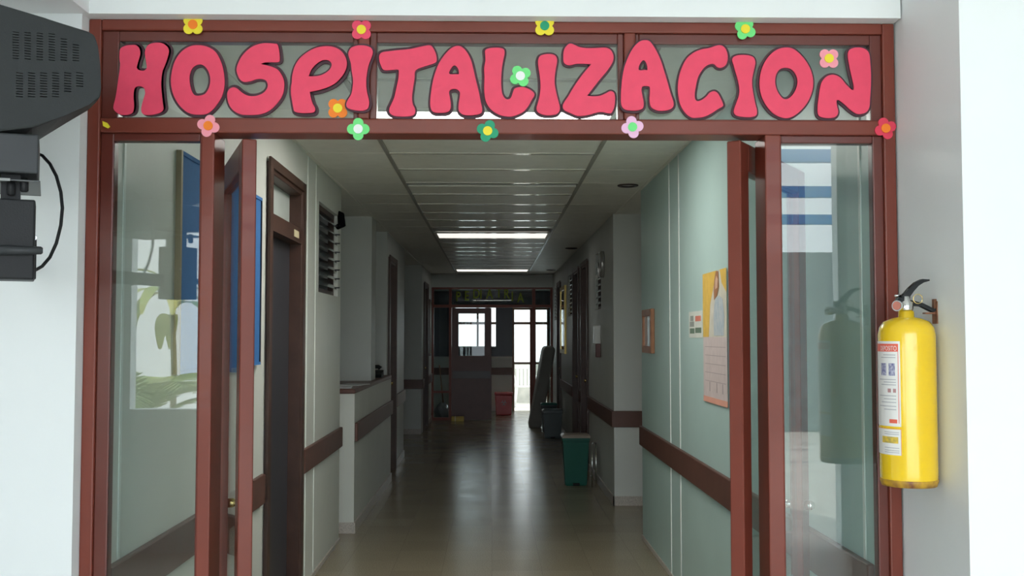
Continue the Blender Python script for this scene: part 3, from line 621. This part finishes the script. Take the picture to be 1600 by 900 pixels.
def lbox(x0_, y0_, x1_, y1_, d0, d1, m, nm, b=.004, ztop=None):
    a, c = TW(x0_, y0_, d0), TW(x1_, y1_, d0); return obj(nm, bev(box(a[0], c[0], d0, d1, c[1], ztop if ztop else a[1]), b, 2), m, t, True)
lbox(-140, 212, 60, 272, .005, .26, dgrey_p, 'shelf_box', ztop=zb_tv-.001)
lbox(-140, 272, 63, 284, .003, .262, mat('skirt_grey', (.05, .055, .055), .4), 'shelf_skirt', .002)
lbox(-8, 277, 16, 283, .001, .006, mat('plate_grey', (.22, .23, .23), .4), 'skirt_plate', .001)
for px, py in ((17, 297), (38, 292)):
    p = TW(px, py, .03); bm = new_bm(); lathe(bm, [(.006, -.012), (.009, -.009), (.009, .012), (.007, .02)], (p[0], .03, p[1]), 14); obj('knob', bm, black_p, t, True)
lbox(-12, 309, 53, 437, .02, .12, black_p, 'clamp_box')
lbox(20, 366, 56, 436, .12, .15, black_p, 'wall_plate', .003)
a, b = TW(-14, 390), TW(67, 391); bm = new_bm(); tube(bm, [(a[0], .01, a[1]), (b[0]-.004, .01, b[1]), (b[0], .01, b[1])], [.012, .009, .006], 12); obj('clamp_bar', bm, dgrey_p, t, True)
p = TW(52, 372, .12); bm = new_bm(); tube(bm, [(p[0]+.002, .12, p[1]), (p[0]+.002, .11, p[1])], .006, 12); obj('bolt', bm, chrome, t, True)
z_a, z_b = TW(0, 312, .02)[1], TW(0, 282, .003)[1]
obj('support_arm', box(TW(0, 312, .02)[0], TW(0, 312, .02)[0]+.04, .04, .10, z_a-.02, z_b+.02), black_p, t, True)
a = TW(-60, 400, .22)
bm = box(TW(5, 400, .12)[0], TW(5, 400, .12)[0]+.03, .12, .575, a[1]-.02, a[1]+.02); obj('wall_arm', bm, black_p, t, True)
bm = new_bm(); cp = []
for px, py in ((58, 240), (66, 243), (78, 256), (88, 275), (95, 300), (97.5, 325), (95, 352), (88, 380), (78, 402), (66, 416), (52, 424)):
    q = U(px, py, 2.66); cp.append((q[0], 2.66, q[1]))
tube(bm, cp, .0042, 10)
tag(obj('power_cable', bm, black_p), 'black cable looping from the television down to its bracket', 'cable')

# ------------------------------------------------------------------ things on the near corridor walls
ya, yb_ = V(273, 400, -XW)[0], V(403, 400, -XW)[0]; za, zb = 1.41, 2.23
t = thing('notice_board', 'blue felt notice board on the cream wall behind the open glass door', 'notice board', (-XW, (ya+yb_)/2, za))
obj('felt', box(-XW, -XW+.014, ya+.02, yb_-.01, za+.015, zb-.015), bluefelt, t)
for b in ((ya, ya+.02, za, zb), (yb_-.01, yb_, za, zb)): obj('board_frame', box(-XW, -XW+.02, b[0], b[1], b[2], b[3]), mat('board_edge', (.35, .28, .18), .5) if b[0] == ya else navy, t)
for b in ((za, za+.015), (zb-.015, zb)): obj('board_frame', box(-XW, -XW+.02, ya+.02, yb_-.01, b[0], b[1]), bluefelt, t)
# poster with calendar sheet
yn, yf_ = V(1138, 530, XW)[0], V(1101, 530, XW)[0]; zt_, zm_, zb_ = 1.885, 1.545, 1.20
t = thing('wall_calendar', 'yellow picture poster above a pale calendar sheet on the teal wall', 'calendar', (XW, (yn+yf_)/2, zb_))
xq = XW-.004
def flat(nm, y0, y1, z0, z1, m, x=xq, p=t, th=.002): return obj(nm, box(x-th, x, y0, y1, z0, z1), m, p)
pic = flat('picture_sheet', yn, yf_, zm_, zt_, mat('poster_cream', (.62, .60, .50), .45, var=.1, scale=12), th=.0035)
flat('calendar_sheet', yn, yf_, zb_+.03, zm_, mat('calendar_paper', (.60, .52, .50), .5, var=.06, scale=20), th=.0035)
flat('bottom_strip', yn, yf_, zb_, zb_+.03, mat('pink_strip', (.75, .38, .28), .5), th=.0045)
dy = yf_-yn
def poly(nm, pts, m, x=xq-.0035): return obj(nm, prism(new_bm(), [(yf_-u*dy, zm_+v*(zt_-zm_)) for u, v in pts], x-.0008, x, 'x'), m, pic)
poly('yellow_ground', [(0, 0), (.26, 0), (.33, .5), (.50, .8), (.62, 1), (0, 1)], mat('poster_yellow', (.72, .48, .10), .45, var=.08, scale=20))
poly('yellow_ground', [(.82, .8), (1, .65), (1, 1), (.75, 1)], mat('poster_yellow', (.72, .48, .1)))
poly('painted_figure', [(.5, .02), (.9, .02), (.92, .3), (.86, .55), (.72, .62), (.55, .58), (.48, .3)], mat('poster_blue', (.36, .46, .52), .5, col2=(.55, .58, .58), scale=26), xq-.0043)
poly('painted_hair', [(.52, .56), (.64, .62), (.72, .75), (.70, .98), (.60, .99), (.53, .85), (.50, .7)], mat('poster_brown', (.35, .17, .08), .5), xq-.0051)
poly('painted_face', [(.58, .72), (.67, .74), (.69, .86), (.62, .92), (.57, .84)], mat('poster_skin', (.62, .42, .30), .5), xq-.0059)
ci = mat('calendar_ink', (.36, .30, .30), .5)
for i in range(5): flat('calendar_line', yn+.05*dy, yf_-.08*dy, zm_-.05-.045*i-.003, zm_-.05-.045*i, ci, xq-.0035, th=.0006)
for u in (.28, .58, .82): flat('calendar_mark', yf_-u*dy-.012, yf_-u*dy+.004, zb_+.06, zb_+.11, ci, xq-.0035, th=.0006)
# small notice
y0_, y1_ = V(1098, 508, XW)[0], V(1077, 508, XW)[0]; zc = 1.615
t = thing('safety_notice', 'small white notice with coloured squares beside the calendar', 'sign', (XW, (y0_+y1_)/2, zc-.075))
sh_ = obj('notice_sheet', box(XW-.002, XW, y0_, y1_, zc-.075, zc+.075), mat('notice_paper', (.66, .70, .64), .5), t)
dy2 = y1_-y0_
for u, v, w2, c in ((.12, .64, .24, 'g'), (.50, .62, .40, 'r'), (.08, .42, .32, 'g'), (.08, .16, .34, 'd'), (.50, .18, .42, 'd')):
    m = {'g': mat('notice_grey', (.30, .33, .30), .5), 'r': mat('notice_red', (.68, .22, .16), .5), 'd': mat('notice_green', (.15, .22, .16), .5)}[c]
    obj('notice_symbol', box(XW-.0028, XW-.002, y1_-(u+w2)*dy2, y1_-u*dy2, zc-.075+.15*v, zc-.075+.15*(v+.2)), m, sh_)
# framed picture
y0_, y1_ = V(1023, 515, XW)[0], V(1008.5, 515, XW)[0]; z0_, z1_ = 1.425, 1.745
t = thing('framed_picture', 'small glazed picture in a wooden frame on the teal wall', 'picture', (XW, (y0_+y1_)/2, z0_))
fw = mat('orange_wood', (.30, .13, .06), .35, var=.15, scale=20)
for b in ((y0_, y0_+.06, z0_, z1_), (y1_-.05, y1_, z0_, z1_), (y0_+.06, y1_-.05, z1_-.05, z1_), (y0_+.06, y1_-.05, z0_, z0_+.05)): obj('frame_side', bev(box(XW-.028, XW, *b), .004, 1), fw, t)
obj('picture_print', box(XW-.012, XW-.006, y0_+.06, y1_-.05, z0_+.05, z1_-.05), mat('print', (.5, .52, .5), .12), t)

# ------------------------------------------------------------------ things on the far right wall
t = thing('wall_clock', 'round glass wall clock beside the high louvre window', 'clock', (XR2, V(943, 415, XR2)[0], 2.26)); cy = t.location.y; cz = 2.27
bm = new_bm(); tube(bm, [(XR2, cy, cz), (XR2-.035, cy, cz), (XR2-.045, cy, cz)], [.135, .135, .125], 32); obj('clock_case', bm, mat('clock_rim', (.45, .45, .44), .2, .6), t)
bm = new_bm(); tube(bm, [(XR2-.0452, cy, cz), (XR2-.046, cy, cz)], .115, 32); fc = obj('clock_face', bm, mat('clock_dial', (.55, .55, .52), .15), t)
for a, l in ((60, .06), (200, .09)):
    bm = new_bm(); tube(bm, [(XR2-.048, cy, cz), (XR2-.048, cy+l*math.sin(R(a)), cz+l*math.cos(R(a)))], .003, 6); obj('clock_hand', bm, slot_m, fc)
yy = V(938, 530, XR2)[0]
t = thing('soap_dispenser', 'white wall dispenser with dark base on the wall below the clock', 'dispenser', (XR2, yy, 1.35))
obj('dispenser_body', bev(box(XR2-.07, XR2, yy-.06, yy+.06, 1.47, 1.66), .01, 2), mat('white_plastic', (.78, .78, .76), .3), t)
obj('dispenser_base', bev(box(XR2-.05, XR2, yy-.035, yy+.035, 1.33, 1.47), .006, 1), mat('dispenser_red', (.12, .04, .04), .4), t)
y0_, y1_ = RD[1][1]+.9, RD[2][0]-.1
y0_, y1_ = V(885, 500, XR2)[0], V(878, 500, XR2)[0]
t = thing('glazed_board', 'gold framed glass notice board beyond the brown doors', 'notice board', (XR2, (y0_+y1_)/2, 1.28))
gold = mat('gold_frame', (.55, .40, .12), .3, .5)
for b in ((y0_, y0_+.06, 1.28, 2.32), (y1_-.06, y1_, 1.28, 2.32), (y0_+.06, y1_-.06, 1.28, 1.34), (y0_+.06, y1_-.06, 2.26, 2.32)): obj('board_frame', box(XR2-.03, XR2, *b), gold, t)
obj('board_glass', box(XR2-.02, XR2-.012, y0_+.06, y1_-.06, 1.34, 2.26), mat('board_mirror_glass', (.25, .24, .2), .05, spec=1.0), t)
t = thing('cork_board', 'narrow brown framed cork board on the wall before the left partition', 'notice board', (-1.12, 18.55, 1.2))
for b in ((18.3, 18.34, 1.2, 2.2), (18.76, 18.8, 1.2, 2.2), (18.34, 18.76, 1.2, 1.24), (18.34, 18.76, 2.16, 2.2)): obj('board_frame', box(-1.12, -1.095, *b), wood_d, t)
obj('board_sheet', box(-1.12, -1.105, 18.34, 18.76, 1.24, 2.16), mat('cork', (.3, .24, .16), .7), t)

# ------------------------------------------------------------------ bins
def bin_(label, px0, px1, py_b, py_t, m, rimm, liner=None, xr=None):
    d = ray((px0+px1)/2, py_b); tt = -CAM.z/d.z; Y = (CAM+d*tt).y+.02
    a, b = U(px0, py_b, Y)[0], U(px1, py_b, Y)[0]; h = U(px0, py_t, Y)[1]; wd = (b-a); cx = (a+b)/2
    t = thing('waste_bin', label, 'waste bin', (cx, Y+wd*.42, 0)); dp = wd*.84; cy_ = Y+dp/2
    bm = new_bm(); lv = []
    for f, z in ((.80, 0), (.83, .02), (.98, h*.86), (1.06, h*.87), (1.06, h*.93)):
        lv.append([bm.verts.new((cx+sx*wd/2*f, cy_+sy*dp/2*f, z)) for sx, sy in ((-1,-1),(1,-1),(1,1),(-1,1))])
    for p, q in zip(lv, lv[1:]):
        for k in range(4): bm.faces.new((p[k], p[(k+1)%4], q[(k+1)%4], q[k]))
    bm.faces.new(lv[0][::-1]); bm.faces.new(lv[-1]); bmesh.ops.bevel(bm, geom=list(bm.edges), offset=.008, segments=2, affect='EDGES'); obj('bin_body', bm, m, t)
    bm = new_bm(); lv = []
    for f, z in ((1.10, h*.93), (1.10, h*.97), (.95, h)): lv.append([bm.verts.new((cx+sx*wd/2*f, cy_+sy*dp/2*f, z)) for sx, sy in ((-1,-1),(1,-1),(1,1),(-1,1))])
    for p, q in zip(lv, lv[1:]):
        for k in range(4): bm.faces.new((p[k], p[(k+1)%4], q[(k+1)%4], q[k]))
    bm.faces.new(lv[0][::-1]); bm.faces.new(lv[-1]); bmesh.ops.bevel(bm, geom=list(bm.edges), offset=.006, segments=2, affect='EDGES'); obj('bin_lid', bm, rimm, t)
    obj('pedal', bev(box(cx-.035, cx+.035, cy_-dp*.40-.035, cy_-dp*.38, .008, .03), .004, 1), black_p, t)
    return cx, cy_, wd, dp, h
grn = mat('green_bin_plastic', (.004, .10, .072), .45, spec=.3, var=.05); dgn = mat('dark_green_plastic', (.012, .032, .032), .35); lid_b = mat('lid_brown_grey', (.20, .16, .12), .35)
q = bin_('green pedal bin with a brownish lid below the clock', 880, 921, 760, 679, grn, mat('lid_pale', (.30, .25, .20), .3))
bin_('dark green bin standing before the leaning mattress', 849, 879, 686, 640, dgn, dgn)
bin_('green lidded bin behind the dark green bin', 846, 870, 676, 630, dgn, grn)
t = thing('bin_frame', 'thin chrome floor stand beside the green pedal bin', 'stand', (1.03, 10.75, 0))
for dx, dy_ in ((0, 0), (.045, .05)):
    bm = new_bm(); tube(bm, [(1.03+dx, 10.72+dy_, .0), (1.03+dx, 10.72+dy_, .44)], .008, 8); obj('tube', bm, chrome, t)
bm = new_bm(); tube(bm, [(1.03, 10.72, .44), (1.05, 10.74, .455), (1.075, 10.77, .44)], .008, 8); obj('top_bend', bm, chrome, t)

# ------------------------------------------------------------------ leaning mattress
mp = [U(*q, 17.6) for q in ((827, 665), (846, 665), (868, 546), (864, 541), (853, 541), (849, 546))]
mp[0] = (mp[0][0], 0.0); mp[1] = (mp[1][0], 0.0)
bm = new_bm(); prism(bm, mp, 17.6, 18.35); bev(bm, .025, 3)
tag(obj('mattress', bm, mat('mattress_grey', (.27, .27, .25), .6, var=.1)), 'grey mattress leaning against the wall behind the dark bins', 'mattress')

# ------------------------------------------------------------------ far partition
def fx(px): return U(px, 520, YE)[0]
def fz(py): return U(769, py, YE)[1]
fb = brown
pp = thing('glazed_partition', 'dark framed glass partition with green PEDIATRIA letters at the corridor end', 'partition', (0, YE, 0))
def ff(nm, x0, x1, z0, z1, m=fb): return obj(nm, box(x0, x1, YE, YE+.08, z0, z1), m, pp)
zA, zB, zC = fz(449), fz(476), fz(480.5)
ff('post', -1.12, -1.08, 0, zA); ff('post', 1.08, 1.12, 0, zA); ff('top_rail', -1.08, 1.08, zA-.035, zA); ff('middle_rail', -1.08, 1.08, zC, zB)
xa_, xb_2 = fx(703.5), fx(834)
for a, b in ((xa_-.025, xa_+.025), (xb_2-.03, xb_2+.03)): obj('mullion', box(a, b, YE-.004, YE+.084, 0, zA-.035), fb, pp)
ff('sidelight_rail', -1.08, xa_-.025, .50, .54); ff('sidelight_rail', -1.08, xa_-.025, 0, .05); ff('sidelight_rail', xb_2+.03, 1.08, 0, .05)
for a, b, z0, z1 in ((-1.08, xa_-.025, zB, zA-.035), (xa_+.025, xb_2-.03, zB, zA-.035), (xb_2+.03, 1.08, zB, zA-.035), (-1.08, xa_-.025, .54, zC), (-1.08, xa_-.025, .05, .50), (xb_2+.03, 1.08, .05, zC)):
    obj('pane', box(a, b, YE+.03, YE+.036, z0, z1), pane_far, pp)
struct('wall_back', boxes((-OUT, -1.12, YE, YE+.1, 0, HC), (1.12, OUT, YE, YE+.1, 0, HC), (-1.12, 1.12, YE, YE+.1, zA, HC)), corr_wall)
lg = mat('green_letter', (.26, .34, .02), .6)
PL = [('P', 716, 470), ('E', 729.5, 469), ('D', 742.5, 466), ('I', 753.5, 466), ('A', 764, 466), ('T', 779, 464.5), ('R', 791, 466), ('I', 802.5, 470), ('A', 812.5, 472)]
PW = ['at the start', 'between P and D', 'between E and I', 'between D and A', 'between I and T', 'between A and R', 'between T and I', 'between R and A', 'at the end']
for (ch, px, pb_), wh in zip(PL, PW):
    bm = text_mesh(ch, .245, .005); x, z = U(px-4, pb_, YE)
    r_ = bmesh.ops.extrude_face_region(bm, geom=list(bm.faces)); bmesh.ops.translate(bm, vec=(0, 0, .01), verts=[v for v in r_['geom'] if isinstance(v, bmesh.types.BMVert)])
    for v in bm.verts: v.co = (v.co.x*.72, -v.co.z, v.co.y)
    o = obj('sign_letter', bm, lg); o.location = (x, YE+.03, z)
    tag(o, 'dark green letter %s %s of the far PEDIATRIA sign' % (ch, wh), 'letter')
# closed brown leaf with a window
x0_, x1_ = xa_+.028, fx(768); zl = zC-.01
t = thing('door_leaf', 'dark brown door with a window standing in the far partition', 'door', ((x0_+x1_)/2, YE+.02, 0))
wz0, wz1 = fz(556), fz(490); wa, wb = fx(716.5), fx(757)
for nm, b in (('leaf_stile', (x0_, wa, .01, zl)), ('leaf_stile', (wb, x1_, .01, zl)), ('leaf_rail', (wa, wb, wz1, zl)), ('leaf_panel', (wa, wb, .01, wz0))): obj(nm, box(b[0], b[1], YE+.02, YE+.06, b[2], b[3]), mat('far_door_brown', (.095, .032, .026), .4, var=.12), t)
obj('leaf_pane', box(wa, wb, YE+.038, YE+.043, wz0, wz1), pane_far, t)
obj('push_plate', box(x0_+.02, x1_-.02, YE+.008, YE+.02, fz(591), fz(580)), mat('push_plate', (.03, .014, .012), .35), t)
# right leaf, swung away into the lobby
t = thing('door_leaf', 'dark framed glass door swung open beside the leaning mattress', 'door', (xb_2-.03, YE+.09, 0)); t.rotation_euler = (0, 0, R(-8))
for nm, b in (('leaf_stile', (0, .09)), ('leaf_stile', (.65, .74))): obj(nm, box(-.04, 0, b[0], b[1], .01, zl), fb, t, True)
obj('leaf_rail', box(-.04, 0, .09, .65, zl-.09, zl), fb, t, True); obj('leaf_rail', box(-.04, 0, .09, .65, .01, .2), fb, t, True); obj('leaf_pane', box(-.023, -.017, .09, .65, .2, zl-.09), pane_far, t, True)
bm = new_bm(); tube(bm, [(-.04, .70, 1.0), (-.09, .70, 1.0)], .02, 10); obj('leaf_knob', bm, slot_m, t, True)

# ------------------------------------------------------------------ lobby behind the partition
YL = 21.5
def lx(px): return U(px, 520, YL)[0]
def lz(py): return U(769, py, YL)[1]
wx0, wx1, wz0, wz1 = lx(712), lx(774.5), lz(541), lz(481)
dx0, dx1 = lx(803), lx(838); dzt = lz(481)
struct('wall_back', boxes((-OUT, wx0, YL, YL+.1, 0, HC), (wx0, wx1, YL, YL+.1, 0, wz0), (wx0, wx1, YL, YL+.1, wz1, HC), (wx1, dx0, YL, YL+.1, 0, HC),
       (dx0, dx1+.25, YL, YL+.1, dzt, HC), (dx1+.25, OUT, YL, YL+.1, 0, HC)), corr_wall)
t = sroot('window_5', (0, YL, wz0))
om = mat('orange_brown_frame', (.22, .09, .04), .4)
for b in ((wx0, wx1, lz(507), lz(503)), (lx(744.5), lx(748), wz0, wz1), (lx(758), lx(766), wz0, wz1)): obj('glazing_bar', box(b[0], b[1], YL+.02, YL+.06, b[2], b[3]), om, t)
lw = [o for o in COL.objects if o.name.startswith('wall_back')][-1]
zn0, zn1 = lz(557), lz(455)
for b in ((-1.6, wx0-.02, zn0, zn1), (wx0-.02, wx1+.01, zn0, wz0-.02), (wx0-.02, wx1+.01, wz1+.02, zn1), (wx1+.01, dx0-.03, zn0, zn1), (dx0-.03, dx1+.25, dzt, zn1), (dx1+.25, 1.6, zn0, zn1)): obj('dark_panel', box(b[0], b[1], YL-.03, YL, b[2], b[3]), navy, lw)
obj('panel_ledge', box(-1.6, dx0-.03, YL-.05, YL, lz(559), zn0), mat('ledge', (.6, .58, .55), .4), lw)
bumper('grey-brown bumper rail on the lobby wall above the red bin', (-2.0, dx0-.04, YL-.024, YL, lz(585.5), lz(574.5)))
t = sroot('door_7', ((dx0+dx1)/2, YL, 0))
for b in ((dx0+.01, dx1+.22, lz(507), lz(503)), (dx0+.01, dx1+.22, lz(569), lz(566)), (dx0-.03, dx0+.01, 0, dzt), (dx1+.22, dx1+.25, 0, dzt), (dx0+.01, dx1+.22, dzt-.04, dzt)): obj('door_jamb', box(b[0], b[1], YL-.02, YL+.1, b[2], b[3]), om, t)
# biohazard bin
t = thing('biohazard_bin', 'red bin with white biohazard symbol in the far lobby', 'waste bin', (U(787, 640, 20.5)[0], 20.5, 0)); bxx = t.location.x
redm = mat('red_plastic', (.55, .012, .018), .35)
bm = new_bm(); prism(bm, [(bxx-.15, 0), (bxx+.15, 0), (bxx+.17, .40), (bxx-.17, .40)], 20.4, 20.68); bev(bm, .012, 2); obj('bin_body', bm, redm, t)
obj('bin_lid', bev(box(bxx-.18, bxx+.18, 20.38, 20.7, .40, .44), .01, 2), redm, t)
sy = mat('symbol_white', (.75, .72, .72), .5)
for a in (90, 210, 330):
    cx, cz = bxx+.028*math.cos(R(a)), .24+.028*math.sin(R(a)); bm = new_bm()
    tube(bm, [(cx+.026*math.cos(R(a+40+i*14)), 20.397, cz+.026*math.sin(R(a+40+i*14))) for i in range(21)], .006, 6); obj('hazard_symbol', bm, sy, t)
# broom, plastic bag and yellow block at the left sidelight
t = thing('broom', 'broom with wooden stick leaning behind the left sidelight', 'broom', (-.92, 19.6, 0))
bm = new_bm(); tube(bm, [(-.90, 19.62, .10), (-1.0, 19.75, 1.0)], .012, 8); obj('broom_stick', bm, mat('stick_wood', (.28, .14, .07), .5), t)
bm = new_bm(); prism(bm, [(-.99, 0), (-.80, 0), (-.86, .10), (-.93, .10)], 19.59, 19.65); obj('broom_head', bm, mat('bristle', (.08, .07, .07), .8), t)
bm = new_bm(); bmesh.ops.create_icosphere(bm, subdivisions=3, radius=.16)
for v in bm.verts: v.co = Vector((v.co.x*.8, v.co.y*.7, max(-.13, v.co.z)))*(1+.18*math.sin(31*v.co.x+17*v.co.z)*math.cos(23*v.co.y+9*v.co.z)); v.co += Vector((-.93, 19.42, .165))
zm = min(v.co.z for v in bm.verts)
for v in bm.verts: v.co.z -= zm
tag(obj('plastic_bag', bm, mat('clear_bag', (.35, .36, .38), .15)), 'crumpled grey plastic bag on the floor behind the left sidelight', 'bag')
xx = U(715, 655, 18.95)[0]
bm = box(xx-.115, xx+.115, 18.93, 19.06, 0, .085); bev(bm, .008, 2)
t = thing('door_wedge_block', 'small yellow block on the floor at the far brown door', 'block', (xx, 19.0, 0)); obj('block_body', bm, mat('yellow_block', (.62, .45, .08), .4), t); obj('block_band', box(xx-.05, xx-.035, 18.925, 19.06, .002, .088), mat('block_white', (.8, .75, .5), .4), t)

# ------------------------------------------------------------------ outside beyond the lobby
struct('wall_outside', boxes((-8, 8, 27, 27.2, -.1, 4)), white_wall)
struct('wall_outside_low', boxes((-3, 3, 24.2, 24.35, -.1, .95)), mat('planter_wall', (.42, .41, .37), .8, var=.15))
struct('ceiling', boxes((-3, 3, 21.64, 24.2, 2.75, 2.9)), white_wall)  # unseen porch roof, added to shade the chair and dim the doorway
struct('floor', boxes((-3, 3, 21.6, 24.2, -.1, 0)), mat('porch_floor', (.5, .48, .43), .5))
t = thing('plastic_chair', 'white plastic chair outside the far doorway', 'chair', (lx(820)*1.06+.02, 22.9, 0)); cx, cy_ = t.location.x, 22.9
wp = mat('white_chair', (.8, .8, .78), .35)
obj('seat', bev(box(cx-.22, cx+.22, cy_-.2, cy_+.22, .42, .45), .01, 2), wp, t)
for sx in (-1, 1):
    for sy_ in (-1, 1):
        bm = new_bm(); tube(bm, [(cx+sx*.24, cy_+sy_*.22, 0), (cx+sx*.19, cy_+sy_*.18, .43)], [.02, .026], 8); obj('leg', bm, wp, t)
    bm = new_bm(); tube(bm, [(cx+sx*.22, cy_-.18, .43), (cx+sx*.25, cy_-.18, .64), (cx+sx*.25, cy_+.18, .66)], .022, 8); obj('armrest', bm, wp, t)
for i in range(5): obj('back_slat', box(cx-.2+.085*i, cx-.14+.085*i, cy_+.2, cy_+.22, .45, .86), wp, t)
obj('back_top', bev(box(cx-.23, cx+.23, cy_+.19, cy_+.225, .82, .9), .01, 2), wp, t)

# ------------------------------------------------------------------ courtyard behind the hall (seen mirrored in the glass)
struct('wall_courtyard', boxes((-14, -2.6, -12, -11.8, -.1, 3.6), (3.4, 3.75, -12, -11.8, -.1, 2.6)), white_wall)
struct('wall_courtyard', boxes((3.75, 12, -12, -11.8, -.1, 3.0)), mat('courtyard_grey', (.16, .19, .20), .7, var=.2))
blue_p = mat('blue_enamel', (.03, .17, .42), .35)
for i, y_ in enumerate((-4.6, -6.2, -7.8)):
    tag(obj('pergola_beam', box(1.6, 6.0, y_-.05, y_+.05, 3.35-.15*i, 3.48-.15*i), blue_p), 'blue steel beam crossing the courtyard', 'beam', 'courtyard beams')
for x_, lb in ((1.7, 'blue steel post standing free in the courtyard'), (5.9, 'blue steel post by the courtyard wall')): tag(obj('pergola_post', box(x_-.05, x_+.05, -7.85, -7.75, -.1, 3.05), blue_p), lb, 'post')
leafg = mat('palm_green', (.20, .36, .08), .5, col2=(.50, .50, .14), scale=3); stemg = mat('palm_stem', (.22, .20, .10), .6)
def palm(label, x, y, h, n, L, name='palm_plant'):
    t = thing(name, label, 'plant', (x, y, 0))
    bm = new_bm(); tube(bm, [(x, y, -.02), (x+.03, y, h*.5), (x, y, h)], [.05, .04, .03], 8); obj('trunk', bm, stemg, t)
    for k in range(n):
        az = 2*math.pi*k/n+random.uniform(-.3, .3); el = random.uniform(.5, 1.25); ll = L*random.uniform(.8, 1.1); pts = []; p = Vector((x, y, h*random.uniform(.6, 1))); e = el
        for i in range(12):
            pts.append(p.copy()); p = p+Vector((math.cos(az)*math.cos(e), math.sin(az)*math.cos(e), math.sin(e)))*ll/11; e -= .16
        bm = new_bm(); tube(bm, pts, [.008-.0005*i for i in range(12)], 5); side = Vector((-math.sin(az), math.cos(az), 0))
        for i in range(2, 12):
            for f in (0, .5):
                q = pts[i] if f == 0 or i == 11 else pts[i].lerp(pts[i+1], .5); d = (pts[i]-pts[i-1]).normalized(); wl_ = ll*.32*math.sin(math.pi*(i+f)/13)
                for s in (-1, 1):
                    tip = q+(side*s*.85+d*.6-Vector((0,0,.25)))*wl_; wv = d*.014
                    bm.faces.new([bm.verts.new(v) for v in (q-wv, q+wv, (q+tip)/2+wv*1.2, tip, (q+tip)/2-wv*1.2)])
        obj('frond', bm, leafg, t)
palm('feathery palm in the courtyard beside the hall window', -2.98, -3.0, 1.0, 20, .95)
palm('low bushy palm by the courtyard wall', -6.2, -7.0, .7, 12, 1.3)
t = thing('broadleaf_plant', 'tall courtyard plant with a bare trunk and broad drooping leaves', 'plant', (-3.3, -4.7, 0))
bm = new_bm(); tube(bm, [(-3.3, -4.7, -.1), (-3.26, -4.7, 1.1), (-3.3, -4.7, 2.1)], [.04, .032, .025], 8); obj('trunk', bm, stemg, t)
blg = mat('broad_leaf_green', (.22, .34, .08), .4, col2=(.58, .55, .16), scale=2.5)
for k in range(11):
    az = 2*math.pi*k/11+random.uniform(-.2, .2); e = random.uniform(.1, 1.1); p = Vector((-3.3, -4.7, random.uniform(1.7, 2.15))); bm = new_bm(); prev = None; L_ = random.uniform(.55, .75); side = Vector((-math.sin(az), math.cos(az), 0))
    for i in range(10):
        hw = .07*math.sin(math.pi*(i+.6)/10.2)+.004; up_ = Vector((0, 0, .25*hw))
        row = [bm.verts.new(p+side*hw+up_), bm.verts.new(p), bm.verts.new(p-side*hw+up_)]
        if prev:
            for q in (0, 1): bm.faces.new((prev[q], prev[q+1], row[q+1], row[q])).smooth = True
        prev = row; p = p+Vector((math.cos(az)*math.cos(e), math.sin(az)*math.cos(e), math.sin(e)))*L_/9; e -= .24
    obj('leaf', bm, blg, t)
